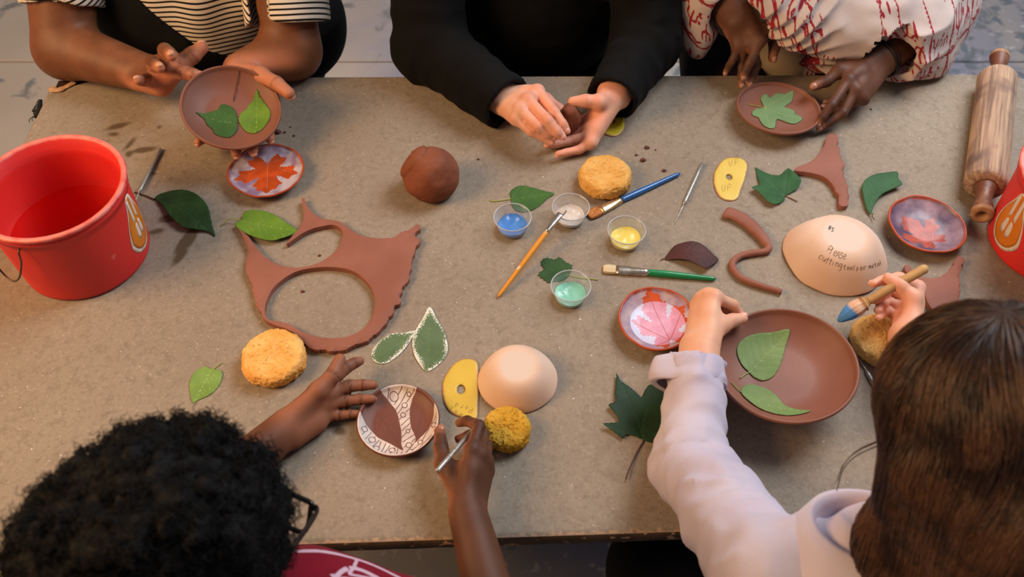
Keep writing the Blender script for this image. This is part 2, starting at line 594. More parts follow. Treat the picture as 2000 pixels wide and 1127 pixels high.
    # torn canvas corner with loose threads
    torn = mat('torn_canvas', (205, 165, 130), rough=0.95, color2=(170, 130, 98), scale=90, bump=0.6, bscale=300)
    line = spline([P(*q, 2) for q in [(97, 172), (112, 176), (128, 170), (146, 160)]], 6)
    rad = 0.006 + 0.003 * vnoise(line, 130, 4)
    V, F = tube(line, np.stack([rad * 1.1, rad * 0.35], 1), 8)
    obj('torn_corner', V, F, torn, root)
    black = mat('black_thread', (14, 13, 13), rough=0.9)
    base = [P(78, 196, -6), P(68, 232, -6)]
    V, F = tube([P(80, 196, -8), P(77, 214, -10), P(70, 228, -8)], [0.003, 0.005, 0.004], 8)
    parts = [(V, F)]
    for k in range(14):
        t = k / 13
        a = P(80 - 11 * t, 196 + 34 * t, -6)
        ang = random.uniform(-1, 1)
        l = random.uniform(0.006, 0.013)
        pts = [a, a + np.array([-l * 0.5, ang * l * 0.4, 0.002]), a + np.array([-l, ang * l, -0.003]), a + np.array([-l * 0.9, ang * l * 1.4, -0.006])]
        parts.append(tube(spline(pts, 4), 0.0007, 5))
    obj('loose_threads', *join(parts), black, root)
build_table()
from mathutils.bvhtree import BVHTree
Z = TOP
CLAY = (148, 95, 79)
M = {}
M['clay'] = mat('wet_clay', CLAY, rough=0.68, color2=(138, 86, 70), scale=14, bump=0.10, bscale=120, spec=0.25)
M['clay_dark'] = mat('dark_clay', (132, 76, 54), rough=0.72, color2=(116, 64, 44), scale=16, bump=0.35, bscale=70, spec=0.22)
M['bowl_clay'] = mat('leather_hard_clay', (136, 86, 68), rough=0.52, color2=(126, 77, 60), scale=12, bump=0.08, bscale=120, spec=0.35)
M['bisque'] = mat('bisque', (222, 192, 172), rough=0.95, color2=(216, 174, 146), scale=9, bump=0.1, bscale=120, spec=0.25)
M['red'] = mat('red_plastic', (222, 50, 46), rough=0.5, color2=(210, 40, 38), scale=7, bump=0.05, bscale=160)
speckle(M['red'], (232, 116, 106), 42, 0.72, 0.80)
overlay(M['red'], (228, 128, 116), attr_name='lip', lo=0.0, hi=0.006, noise=(45, 0.016))
M['steel'] = mat('brushed_steel', (190, 186, 180), rough=0.42, metal=0.65, color2=(160, 156, 150), scale=300)
M['wire'] = mat('rusty_wire', (110, 98, 86), rough=0.5, metal=0.7, color2=(80, 60, 46), scale=60)
M['crumb'] = mat('clay_crumbs', (92, 48, 34), rough=0.8)
M['ink'] = mat('ink', (34, 30, 28), rough=0.6)
M['pencil'] = mat('pencil', (132, 108, 84), rough=0.7)
M['pencil_y'] = mat('pencil_on_yellow', (158, 134, 66), rough=0.7)

# ------------------------------------------------------------------ stroke letters
GL = {
 'P': [[(0, 0), (0.02, 1), (0.45, 0.98), (0.55, 0.75), (0.4, 0.5), (0.04, 0.5)]],
 'U': [[(0, 1), (0.03, 0.25), (0.25, 0), (0.5, 0.2), (0.55, 1)]],
 'L': [[(0.05, 1), (0.0, 0), (0.1, 0.02)]],
 'E': [[(0.05, 0.5), (0.45, 0.55), (0.4, 0.85), (0.15, 0.8), (0.05, 0.45), (0.2, 0.1), (0.5, 0.2)]],
 'A': [[(0, 0), (0.28, 1), (0.55, 0)], [(0.1, 0.4), (0.48, 0.42)]],
 'S': [[(0.5, 0.85), (0.2, 1), (0.05, 0.75), (0.45, 0.4), (0.35, 0.05), (0, 0.12)]],
 'c': [[(0.45, 0.6), (0.2, 0.68), (0, 0.35), (0.15, 0.02), (0.45, 0.1)]],
 'u': [[(0, 0.65), (0.05, 0.1), (0.3, 0.05), (0.42, 0.65), (0.45, 0)]],
 't': [[(0.2, 1), (0.2, 0.05), (0.35, 0)], [(0, 0.66), (0.42, 0.68)]],
 'i': [[(0.1, 0.6), (0.1, 0)], [(0.1, 0.85), (0.12, 0.9)]],
 'n': [[(0, 0.65), (0.03, 0)], [(0.03, 0.4), (0.25, 0.65), (0.4, 0.5), (0.42, 0)]],
 'g': [[(0.42, 0.55), (0.2, 0.66), (0.02, 0.35), (0.2, 0.05), (0.42, 0.3), (0.44, 0.6), (0.42, -0.4), (0.1, -0.45)]],
 'o': [[(0.2, 0.65), (0.0, 0.35), (0.2, 0), (0.42, 0.3), (0.2, 0.65)]],
 'l': [[(0.1, 1), (0.1, 0)]],
 's': [[(0.35, 0.6), (0.1, 0.62), (0.08, 0.4), (0.35, 0.25), (0.25, 0.0), (0, 0.05)]],
 'r': [[(0.02, 0.65), (0.05, 0)], [(0.05, 0.4), (0.3, 0.65), (0.4, 0.55)]],
 'm': [[(0, 0.65), (0.02, 0)], [(0.02, 0.45), (0.18, 0.65), (0.25, 0.0)], [(0.25, 0.45), (0.42, 0.65), (0.5, 0)]],
 'e': [[(0.02, 0.35), (0.4, 0.4), (0.25, 0.65), (0.02, 0.35), (0.15, 0.02), (0.42, 0.1)]],
 'a': [[(0.4, 0.55), (0.15, 0.65), (0.0, 0.3), (0.15, 0), (0.38, 0.2), (0.42, 0.62), (0.45, 0)]],
 '#': [[(0.2, 1), (0.1, 0)], [(0.5, 1), (0.4, 0)], [(0, 0.65), (0.6, 0.7)], [(0, 0.3), (0.6, 0.35)]],
 '5': [[(0.5, 1), (0.1, 0.95), (0.08, 0.55), (0.4, 0.5), (0.45, 0.15), (0.05, 0)]],
 'd': [[(0.4, 0.55), (0.15, 0.6), (0.0, 0.3), (0.15, 0), (0.38, 0.2)], [(0.42, 1), (0.42, 0)]],
}
def text_px(txt, base, size, slant=0.0, gap=0.62, sy=1.0):
    """strokes in pixels for a word written along a baseline polyline (pixels)"""
    bl = resample(spline(base, 8), 1.0)
    L = np.r_[0, np.cumsum(np.linalg.norm(np.diff(bl, axis=0), axis=1))]
    n = max(1, len(txt) - 1 + 0.6)
    out = []
    for k, ch in enumerate(txt):
        if ch == ' ': continue
        s0 = L[-1] * k / (len(txt))
        i = min(len(bl) - 2, int(np.searchsorted(L, s0)))
        a = bl[i]; t = unit(bl[min(i + 3, len(bl) - 1)] - a)
        nn = np.array([t[1], -t[0]])
        for st in GL[ch]:
            out.append([a + t * (x * size + y * size * slant) + nn * y * size * sy for x, y in st])
    return out
def write_on(name, strokes, V, F, m, parent, rad=0.00045):
    """ink strokes laid on a mesh surface"""
    tris = []
    for g in (F if isinstance(F, list) else [F]):
        tris += [tuple(int(v) for v in f) for f in g]
    bvh = BVHTree.FromPolygons([Vector(v) for v in V], tris)
    parts = []
    for st in strokes:
        q = resample(spline(st, 5) if len(st) > 2 else np.array(st), 1.0)
        pts = []
        for a, b in q:
            h = bvh.ray_cast(Vector(CAM), Vector(ray(a, b)))
            if h[0] is not None:
                pts.append(np.array(h[0]) + np.array(h[1]) * (0.0002 if h[1].dot(Vector(ray(a, b))) < 0 else -0.0002))
        if len(pts) > 1:
            parts.append(tube(pts, rad, 5))
    if parts:
        return obj(name, *join(parts), m, parent)

# ------------------------------------------------------------------ buckets
def bucket(name, label, center, r0, r1, h, sticker_ang, handle_ang, group=None):
    root = thing(name, label, 'bucket', center, group)
    fr = Frame(center)
    t = 0.0025
    rr = lambda z: r0 + (r1 - r0) * z / h
    prof = [(0, 0.0), (r0 * 0.96, 0.0), (r0, 0.004)]
    prof += [(rr(z), z) for z in np.linspace(0.01, h - 0.022, 12)]
    prof += [(rr(h) + 0.002, h - 0.0215), (rr(h) + 0.0024, h - 0.014), (rr(h) + 0.0015, h - 0.0125)]
    prof += [(rr(h) + 0.0005, h - 0.009), (rr(h) + 0.005, h - 0.0075), (rr(h) + 0.0065, h - 0.004), (rr(h) + 0.005, h - 0.0005), (rr(h) + 0.001, h), (rr(h) - 0.003, h - 0.002)]
    prof += [(rr(h) - 0.004, h - 0.02), (rr(h) - 0.0055, h - 0.0215)]
    prof += [(rr(z) - t - 0.003, z) for z in np.linspace(h - 0.03, 0.012, 12)]
    prof += [(r0 * 0.9, 0.006), (0, 0.005)]
    V, F, U = lathe(prof, 128, fr)
    obj('pail', V, F, M['red'], root, attrs={'lip': np.abs(U[:, 2] - h) + 0.02 * (np.linalg.norm(U[:, :2], axis=1) < rr(h) - 0.0035)})
    # water
    w = bpy.data.materials.get('bucket_water')
    if w is None:
        w = mat('bucket_water', (236, 120, 110), rough=0.0, spec=0.5)
        b = w.node_tree.nodes['Principled BSDF']
        b.inputs['Transmission Weight'].default_value = 1.0; b.inputs['IOR'].default_value = 1.14
    zw = h * 0.38
    k = np.linspace(0, 1, 20)
    pr = [(rr(zw) - 0.0057 - (1 - kk) * 0 if kk > 0.999 else (rr(zw) - 0.0057) * kk, zw + 0.001 * max(0, kk - 0.97) / 0.03) for kk in k]
    V, F, _ = lathe(pr, 96, fr)
    obj('water', V, F, w, root)
    # sticker wrapped on the wall
    def wrap(uv, off):
        uv = np.asarray(uv)
        z = uv[:, 1]; R = rr(z) + off
        a = sticker_ang + uv[:, 0] / rr(0.5 * h)
        return fr.w(np.c_[R * np.cos(a), R * np.sin(a), z])
    def patch(nm, poly, off, m, par):
        V2, F2 = fill2d(resample(poly, 0.003, True), [], 0.005)
        n = len(V2)
        Vs, Fs = slab(V2, F2, np.full(n, 1.0), np.full(n, 0.0))
        W = np.vstack([wrap(V2, off), wrap(V2, 0.0)])
        return obj(nm, W, Fs, m, par)
    sw = bpy.data.materials.get('sticker_white') or mat('sticker_white', (226, 212, 200), rough=0.4)
    so = bpy.data.materials.get('sticker_orange') or mat('sticker_orange', (222, 132, 28), rough=0.4, color2=(206, 116, 22), scale=20)
    zb = 0.018; zt = h - 0.03
    def drop(wid, z0, z1):
        q = [(0, z0), (wid * 0.6, z0 + 0.006), (wid * 0.95, z0 + 0.022), (wid * 0.98, z0 + 0.036), (wid * 0.8, z0 + 0.060), (wid * 0.45, z0 + (z1 - z0) * 0.8), (wid * 0.2, z1)]
        return spline(q + [(-x, y) for x, y in q[:0:-1]], 6, True)
    st = patch('sticker', drop(0.036, zb, zt), 0.0006, sw, root)
    patch('sticker_field', drop(0.0305, zb + 0.006, zt - 0.004), 0.0010, so, st)
    for s in (-1, 1):
        patch('sticker_stroke', np.array([(s * 0.0035, zb + 0.066), (s * 0.010, zb + 0.060), (s * 0.010, zt - 0.006), (s * 0.0035, zt - 0.004)]), 0.0014, sw, st)
        patch('sticker_stroke', spline([(s * 0.003, zb + 0.057), (s * 0.010, zb + 0.053), (s * 0.012, zb + 0.032), (s * 0.006, zb + 0.026), (s * 0.002, zb + 0.032)], 3, True), 0.0014, sw, st)
    # wire bail hanging down on one side
    a = handle_ang
    def onwall(ang, z, off): 
        R = rr(z) + off
        return fr.w([(R * math.cos(ang), R * math.sin(ang), z)])[0]
    sp = 0.22
    pts = [onwall(a + sp, h - 0.024, 0.000), onwall(a + sp, h - 0.026, 0.007), onwall(a + sp * 0.9, h - 0.045, 0.012), onwall(a + sp * 0.5, h - 0.072, 0.022), onwall(a, h - 0.082, 0.026),
           onwall(a - sp * 0.6, h - 0.076, 0.024), onwall(a - sp * 0.95, h - 0.05, 0.02), onwall(a - sp, h - 0.03, 0.008), onwall(a - sp, h - 0.026, 0.0)]
    obj('wire_handle', *tube(spline(pts, 6), 0.0014, 8), M['wire'], root)
    return root
c1 = P(172, 495)
bucket('bucket', 'red plastic bucket half full of water, standing at the left end', c1, 0.100, 0.1075, 0.160, math.radians(2), math.radians(-112))
c2 = P(2050, 478)
bucket('bucket', 'red plastic bucket cut by the right frame edge, near the rolling pin', c2, 0.100, 0.1075, 0.160, math.radians(188), math.radians(20))

# ------------------------------------------------------------------ rolling pin
def rolling_pin():
    a = P(1951, 118, 36); b = P(1917, 424, 36)
    a = P(1948, 150, 35); b = P(1924, 366, 35)       # barrel ends
    ax = unit(b - a); Lb = np.linalg.norm(b - a)
    root = thing('rolling_pin', 'worn wooden rolling pin with two brown handles at the right end', 'rolling pin', ((a + b) / 2) * [1, 1, 0] + [0, 0, Z])
    wood = mat('worn_wood', (190, 156, 128), rough=0.8, color2=(128, 104, 92), scale=16, detail=8, lo=0.36, hi=0.64, bump=0.5, bscale=60, stretch=(9, 0.4, 9), spec=0.25, prerot=(0, 0, -math.atan2(ax[1], ax[0]) - math.pi / 2))
    speckle(wood, (116, 92, 84), 17, 0.52, 0.72)
    hw = mat('stained_handle', (108, 64, 42), rough=0.45, color2=(150, 104, 74), scale=26, lo=0.55, hi=0.7, bump=0.3, bscale=120)
    end = mat('raw_wood_end', (186, 140, 100), rough=0.85, color2=(150, 104, 70), scale=70)
    fr = Frame(a, ax, (1, 0, 0.3))
    R = 0.0345
    pr = [(0, 0.0), (0.016, 0.0), (R - 0.009, 0.001), (R - 0.003, 0.004), (R, 0.010)] + [(R, z) for z in np.linspace(0.02, Lb - 0.02, 14)] + [(R, Lb - 0.010), (R - 0.003, Lb - 0.004), (R - 0.008, Lb - 0.001), (0.017, Lb), (0, Lb - 0.001)]
    V, F, _ = lathe(pr, 64, fr, lambda r, z, t: (r * (1 + 0.008 * np.sin(3 * t + 9 * z)), z))
    obj('barrel', V, F, wood, root)
    for s, off in ((1, Lb), (-1, 0.0)):
        f2 = Frame(a + ax * off, ax * s, (1, 0, 0.3))
        hl = 0.070
        pr = [(0, -0.002), (0.019, -0.002), (0.0185, 0.004), (0.0145, 0.012), (0.0125, 0.024), (0.0135, 0.038), (0.0165, 0.052), (0.0178, 0.060)]
        h = obj('handle', *lathe(pr, 40, f2)[:2], hw, root)
        pr = [(0.0178, 0.060), (0.0180, 0.067), (0.0165, hl), (0.010, hl + 0.0005), (0.0085, hl - 0.001), (0.0075, hl - 0.012), (0, hl - 0.013)]
        obj('handle_end', *lathe(pr, 40, f2)[:2], end, h)
rolling_pin()

# ------------------------------------------------------------------ bowls and dishes
class Bowl:
    def __init__(self, R, depth, t, foot, pw=1.7, oval=1.0, oval_ang=0.0, wob=0.0, seed=1, zwob=0.0, flat=0.0):
        self.R, self.depth, self.t, self.foot, self.pw = R, depth, t, foot, pw
        self.oval, self.oa, self.wob, self.seed, self.zwob = oval, oval_ang, wob, seed, zwob
        self.flat = flat
    def outer(self, r):
        k = np.clip((r - self.foot) / (self.R - self.foot), 0, 1)
        return self.depth * k ** self.pw
    def inner(self, r):
        k = np.clip((r - self.foot * 0.8) / (self.R - self.t * 0.6 - self.foot * 0.8), 0, 1)
        return self.t + (self.depth - self.t) * k ** self.pw
    def prof(self, dr=0.0015):
        ro = np.r_[0, np.linspace(self.foot * 0.95, self.R, 24)]
        pr = [(r, self.outer(r)) for r in ro]
        t = self.t
        Rm = self.R
        pr += [(Rm + 0.0004, self.depth + t * 0.35), (Rm - t * 0.15, self.depth + t * 0.75), (Rm - t * 0.45, self.depth + t * 0.85), (Rm - t * 0.8, self.depth + t * 0.6)]
        n = int((Rm - t) / dr)
        pr += [(r, float(self.inner(r))) for r in np.linspace(Rm - t, 0, n)]
        return pr
    def rfun(self, Rr, Zz, T):
        k = (Rr / self.R) ** 2
        w = self.wob * (np.sin(2 * T + self.seed) * 0.5 + np.sin(3 * T + self.seed * 2.3) * 0.35 + np.sin(5 * T + self.seed * 1.7) * 0.22 + np.sin(9 * T + self.seed * 3.1) * 0.12)
        ov = 1 + (self.oval - 1) * np.cos(T - self.oa) ** 2
        zz = self.zwob * (np.sin(3 * T + self.seed * 1.3) * 0.6 + np.sin(7 * T + self.seed * 2.1) * 0.3 + np.sin(13 * T + self.seed) * 0.2)
        return Rr * ov + w * k, Zz + zz * k ** 2
    def build(self, frame, n=160, dr=0.0015):
        return lathe(self.prof(dr), n, frame, self.rfun)

def maple(base, tip, width=1.0, serr=0.02):
    base = np.asarray(base, float); tip = np.asarray(tip, float)
    h = [(0.03, 0.0), (0.15, -0.13), (0.33, -0.2), (0.36, -0.1), (0.55, -0.07), (0.47, 0.05), (0.30, 0.12), (0.5, 0.18), (0.78, 0.22), (0.72, 0.34), (0.9, 0.52), (0.68, 0.5),
         (0.6, 0.6), (0.42, 0.46), (0.22, 0.38), (0.3, 0.55), (0.42, 0.68), (0.28, 0.72), (0.26, 0.86), (0.14, 0.84), (0, 1.0)]
    pts = h + [(-x, y) for x, y in h[-2::-1]]
    ax = tip - base; L = np.linalg.norm(ax); y = ax / L; x = np.array([y[1], -y[0]])
    P0 = np.array([base + x * a * L * width + y * b * L for a, b in pts])
    q = resample(P0, L * 0.035, True)
    out = []
    for i, p in enumerate(q):
        t = q[(i + 1) % len(q)] - q[i - 1]
        nn = unit(np.array([t[1], -t[0]]))
        out.append(p + nn * (serr * L * (1 if i % 2 else -0.4)))
    veins = [[base, tip], [base, base + x * 0.85 * L * width + y * 0.5 * L], [base, base - x * 0.85 * L * width + y * 0.5 * L], [base, base + x * 0.5 * L * width - y * 0.06 * L], [base, base - x * 0.5 * L * width - y * 0.06 * L]]
    return np.array(out), veins

# glazed dishes with a leaf resist
def glaze_mat(name, leafcol, base, base2, sc, lo, hi, pool=None):
    m = mat(name, base, rough=0.36, color2=base2, scale=sc, detail=8, lo=lo, hi=hi, coat=0.08, bump=0.12, bscale=60, spec=0.35)
    if pool:
        overlay(m, pool[0], attr_name='pool', lo=-0.0006, hi=0.0006, color2=(pool[1], 40))
    overlay(m, leafcol, attr_name='leaf', lo=-0.0003, hi=0.0004, color2=(tuple(int(v * 0.88) for v in leafcol), 50))
    if pool:
        overlay(m, pool[2], attr_name='leafpool', lo=-0.0003, hi=0.0004, color2=(pool[3], 60))
    overlay(m, (205, 150, 140) if not pool else (176, 92, 92), attr_name='vein', lo=0.0 if not pool else 0.0004, hi=0.0005 if not pool else 0.0010)
    overlay(m, (172, 70, 34), attr_name='rim', lo=-0.0005, hi=0.0005, noise=(80, 0.003))
    return m

def glazed_dish(label, rimpx, zr, bowl, m, base_px, tip_px, width, pool_r=None, tilt=None, poolc=None, group=None):
    rc = P(*rimpx, zr)
    n = np.array([0, 0, 1.0]) if tilt is None else unit(tilt)
    fr = Frame(rc - n * bowl.depth, n)
    V, F, U = bowl.build(fr, 200, 0.0010)
    b2 = fr.px([base_px, tip_px], bowl.depth * 0.35)
    poly, veins = maple(b2[0], b2[1], width)
    np_ = len(bowl.prof(0.0010)); k = np.tile(np.arange(np_), 200)
    inside = k >= 28
    uv = U[:, :2]
    leaf = np.where(inside, poly_sd(uv, poly), 0.05)
    vein = np.full(len(uv), 0.05)
    for v in veins:
        vein = np.minimum(vein, line_d(uv, v))
    vein = np.where(inside & (leaf < -0.001), vein, 0.05)
    rr = np.linalg.norm(uv, axis=1)
    rim = np.where(inside, bowl.R - bowl.t * 1.0 - rr - 0.0005, -0.01)
    at = {'leaf': leaf, 'vein': vein, 'rim': np.where(inside, np.maximum(rim, 0.0), -0.01)}
    if pool_r:
        pd = np.linalg.norm(uv - np.asarray(poolc), axis=1) - pool_r
        at['pool'] = np.where(inside, pd, 0.05); at['leafpool'] = np.maximum(leaf, pd)
    return obj('glazed_dish', V, F, m, None, base=fr.o, label=label, cat='dish', attrs=at, group=group)

mA = glaze_mat('glaze_violet', (192, 78, 32), (138, 112, 138), (186, 176, 186), 34, 0.40, 0.62)
glazed_dish('small glazed dish, violet with one large orange maple leaf, under the held clay bowl', (520, 333), 18, Bowl(0.066, 0.016, 0.0035, 0.032, 1.6, 1.0, 0, 0.0022, 2, 0.0018), mA,
            (522, 318), (521, 381), 0.78)
mB = glaze_mat('glaze_plum', (176, 76, 58), (84, 62, 84), (160, 132, 144), 22, 0.44, 0.68)
glazed_dish('small glazed dish, dark plum with reddish maple leaf, between upturned bowl and right bucket', (1810, 438), 20, Bowl(0.0635, 0.018, 0.004, 0.030, 1.6, 1.0, 0, 0.0022, 4, 0.001), mB,
            (1823, 470), (1760, 422), 0.72)
mC = glaze_mat('glaze_lilac', (206, 84, 36), (158, 130, 150), (186, 160, 160), 40, 0.42, 0.6, pool=((206, 206, 228), (196, 196, 222), (216, 154, 176), (206, 140, 164)))
glazed_dish('small glazed dish with pink leaf in a pale lilac centre, beside the lavender cuff', (1283, 622), 20, Bowl(0.0600, 0.018, 0.004, 0.030, 1.6, 1.0, 0, 0.002, 6, 0.0012), mC,
            (1309, 664), (1262, 568), 0.50, pool_r=0.0420, poolc=(0.002, -0.002))

# plain clay bowls
def clay_bowl(name, label, cat, frame, bowl, m, n=160):
    V, F, U = bowl.build(frame, n)
    return obj(name, V, F, m, None, base=frame.o, label=label, cat=cat)

# ------------------------------------------------------------------ leaves
def toothed(o, amp, per):
    q = resample(o, per * 0.5, True)
    if len(q) % 2: q = q[:-1]
    area = 0.5 * np.sum(q[:, 0] * np.roll(q[:, 1], -1) - np.roll(q[:, 0], -1) * q[:, 1])
    s = 1 if area > 0 else -1
    t = np.roll(q, -1, 0) - np.roll(q, 1, 0)
    t /= np.linalg.norm(t, axis=1)[:, None] + 1e-12
    nn = np.stack([t[:, 1], -t[:, 0]], 1) * s
    return q + nn * (np.where(np.arange(len(q)) % 2 == 0, amp, -amp * 0.5))[:, None]

def leaf_mat(name, c1, c2, vein, rough=0.62):
    m = mat(name, c1, rough=rough, color2=c2, scale=22, detail=5, bump=0.25, bscale=160, spec=0.25)
    overlay(m, vein, attr_name='vein', lo=0.00015, hi=0.0008)
    return m

def leaf(name, label, px, stem_px, mid_px, m, stem_mat, frame=None, h0=0.001, zfun=None, tooth=(0.0006, 0.004), lobes=None, thick=0.0005, smooth_out=True,
         nveins=6, paint=None, hpx=None, group=None, stem_r=0.0009, stem_z=None, smooth_n=4):
    """a flat-lying leaf traced as seen; frame = the plane it lies on; zfun(uv) = height over that plane"""
    fr = frame or Frame(np.array([0, 0.9, Z]))
    hp = h0 if hpx is None else hpx
    o = fr.px(px, hp)
    o = spline(o, smooth_n, True) if smooth_out else o
    if tooth: o = toothed(o, *tooth)
    V2, F2 = fill2d(o, [], 0.0022)
    mid = spline(fr.px(mid_px, hp), 6)
    veins = [mid]
    if lobes:
        veins += [fr.px(l, hp) for l in lobes]
    elif nveins:
        Lm = np.linalg.norm(mid[-1] - mid[0]); d = unit(mid[-1] - mid[0]); nn = np.array([-d[1], d[0]])
        for k in range(nveins):
            i = int((0.08 + 0.78 * k / nveins) * (len(mid) - 1))
            for s in (-1, 1):
                a = mid[i]; l = Lm * 0.42 * (1 - 0.6 * k / nveins)
                veins.append(np.array([a, a + (d * 0.55 + s * nn * 0.65) * l * 0.6, a + (d * 0.85 + s * nn * 1.0) * l]))
    vd = np.full(len(V2), 0.05)
    for j, v in enumerate(veins):
        dd = line_d(V2, v)
        vd = np.minimum(vd, dd if j == 0 or lobes else dd + 0.0002)
    z = np.full(len(V2), h0) if zfun is None else zfun(V2) + h0
    # soft relief between the veins
    z = z + 0.0005 * sstep(0, 0.003, vd) + 0.0008 * vnoise(np.c_[V2, np.zeros(len(V2))], 60, 5) * (1 if frame is None else 0.2)
    z = np.maximum(z, 0.0006) if frame is None else z
    Vs, Fs = slab(V2, F2, z, z - thick)
    W = fr.w(Vs)
    ctr = fr.w([(V2[:, 0].mean(), V2[:, 1].mean(), 0)])[0]
    root = thing(name, label, 'leaf', ctr, group)
    at = {'vein': np.r_[vd, vd]}
    if paint is not None:
        pp = paint(V2, o, mid); at['paint'] = np.r_[pp, pp + 1]
    obj('blade', W, Fs, m, root, attrs=at)
    if stem_px is not None:
        s2 = spline(fr.px(stem_px, hp), 6)
        zz = zfun(s2) + h0 if zfun is not None else np.full(len(s2), h0)
        if stem_z is not None: zz = np.interp(np.linspace(0, 1, len(s2)), np.linspace(0, 1, len(stem_z)), stem_z)
        zz = np.maximum(zz, stem_r * 0.9) if frame is None else zz
        V, F = tube(fr.w(np.c_[s2, zz]), stem_r, 8)
        obj('stem', V, F, stem_mat, root)
    return root

G = {
 'dark': leaf_mat('leaf_dark_green', (46, 74, 34), (34, 58, 26), (62, 92, 46), 0.5),
 'lime': leaf_mat('leaf_lime', (108, 142, 48), (88, 124, 36), (146, 172, 88)),
 'mid': leaf_mat('leaf_mid_green', (66, 104, 46), (54, 90, 38), (96, 130, 70)),
 'ivy': leaf_mat('leaf_ivy_green', (48, 92, 50), (38, 78, 40), (58, 104, 60)),
 'lobed': leaf_mat('leaf_lobed_green', (50, 82, 42), (40, 70, 34), (76, 108, 60)),
 'purple': leaf_mat('leaf_purple', (84, 48, 44), (64, 36, 36), (70, 40, 36)),
 'maple': leaf_mat('leaf_maple_green', (34, 62, 38), (26, 50, 30), (60, 90, 58)),
 'pale': leaf_mat('leaf_pale_green', (124, 154, 78), (108, 138, 64), (160, 192, 112)),
 'under': leaf_mat('leaf_grey_green', (96, 118, 84), (84, 106, 72), (112, 128, 88)),
 'sage': leaf_mat('leaf_sage', (116, 146, 100), (104, 134, 88), (168, 180, 128)),
 'olive': leaf_mat('leaf_olive', (122, 142, 84), (106, 130, 72), (150, 164, 108)),
}
overlay(G['under'], (232, 228, 216), attr_name='paint', lo=-0.0002, hi=0.0006, noise=(600, 0.030))
STEM = mat('stem_brown', (92, 52, 44), rough=0.5)
STEMG = mat('stem_green', (150, 160, 70), rough=0.5)
STEMD = mat('stem_dark', (50, 26, 26), rough=0.5)

def bend(c, d, amp, r):
    """height that rises with distance from a line through pixel c along pixel direction d"""
    fr = Frame(np.array([0, 0.9, Z]))
    a, b = fr.px([c, d], 0)
    t = unit(b - a); n = np.array([-t[1], t[0]])
    return lambda uv: amp * np.clip(np.abs((uv - a) @ n) / r, 0, 2) ** 1.5
def hump(c, d, amp):
    """arched between two pixels"""
    fr = Frame(np.array([0, 0.9, Z]))
    a, b = fr.px([c, d], 0); L = np.linalg.norm(b - a); t = (b - a) / L
    return lambda uv: amp * np.sin(np.clip(((uv - a) @ t) / L, 0, 1) * math.pi)

c4 = lambda p: crop(p, 0, 230, 2.889)
leaf('leaf', 'large dark green toothed leaf with a red stem under the silver tool by the bucket', c4([(868, 448), (900, 420), (1000, 408), (1080, 425), (1140, 465), (1175, 510), (1190, 570), (1200, 620), (1210, 662), (1170, 635), (1100, 630), (1040, 625), (1000, 600), (960, 560), (920, 500), (885, 462)]),
     c4([(755, 410), (810, 428), (868, 452)]), c4([(868, 452), (980, 500), (1100, 575), (1210, 662)]), G['dark'], STEMD, zfun=hump((300, 385), (420, 458), 0.010), hpx=0.006, tooth=(0.0009, 0.005), stem_r=0.0014)
c5 = lambda p: crop(p, 400, 370, 3.22)
leaf('leaf', 'lime green leaf lying over the tip of the clay slab', c5([(190, 212), (236, 186), (240, 150), (270, 130), (340, 128), (420, 150), (480, 185), (540, 225), (584, 258), (540, 285), (480, 305), (430, 318), (370, 312), (310, 295), (250, 270), (205, 240)]),
     c5([(93, 208), (150, 180), (225, 190)]), c5([(225, 195), (330, 215), (450, 240), (580, 258)]), G['lime'], STEMG, zfun=lambda uv: np.full(len(uv), 0.008), hpx=0.010, tooth=(0.0008, 0.0045), stem_z=[0.001, 0.008, 0.009])
c6 = lambda p: crop(p, 900, 270, 3.046)
leaf('leaf', 'mid green pointed leaf behind the cup of blue paint', c6([(300, 365), (294, 320), (330, 290), (370, 282), (430, 295), (500, 315), (556, 330), (520, 355), (470, 400), (420, 430), (370, 440), (330, 430), (302, 395)]),
     c6([(170, 368), (200, 375), (300, 362)]), c6([(300, 362), (400, 350), (556, 330)]), G['mid'], STEMG, tooth=(0.0005, 0.004), h0=0.0012)
leaf('leaf', 'dark lobed leaf half under the cup of mint paint', c6([(460, 815), (480, 790), (500, 780), (480, 755), (480, 730), (510, 712), (560, 725), (585, 707), (625, 740), (660, 755), (655, 780), (640, 820), (600, 850), (560, 850), (525, 862), (495, 840)]),
     c6([(640, 815), (720, 832), (815, 842)]), c6([(640, 815), (560, 790), (480, 735)]), G['lobed'], STEMG, tooth=(0.0012, 0.007), lobes=[c6([(640, 815), (590, 720)]), c6([(640, 815), (470, 815)]), c6([(640, 815), (530, 855)])], smooth_n=2)
leaf('leaf', 'dark purple-brown leaf above the green-handled brush', c6([(1218, 704), (1240, 670), (1270, 640), (1310, 630), (1370, 625), (1420, 635), (1470, 660), (1510, 690), (1536, 712), (1500, 750), (1460, 782), (1420, 770), (1350, 735), (1280, 715)]),
     c6([(1192, 710), (1205, 702), (1220, 704)]), c6([(1218, 704), (1300, 690), (1420, 690), (1536, 712)]), G['purple'], STEM, zfun=hump((1300, 500), (1404, 503), 0.012), hpx=0.008, tooth=(0.0009, 0.0035), nveins=8)
c7 = lambda p: crop(p, 1380, 270, 2.89)
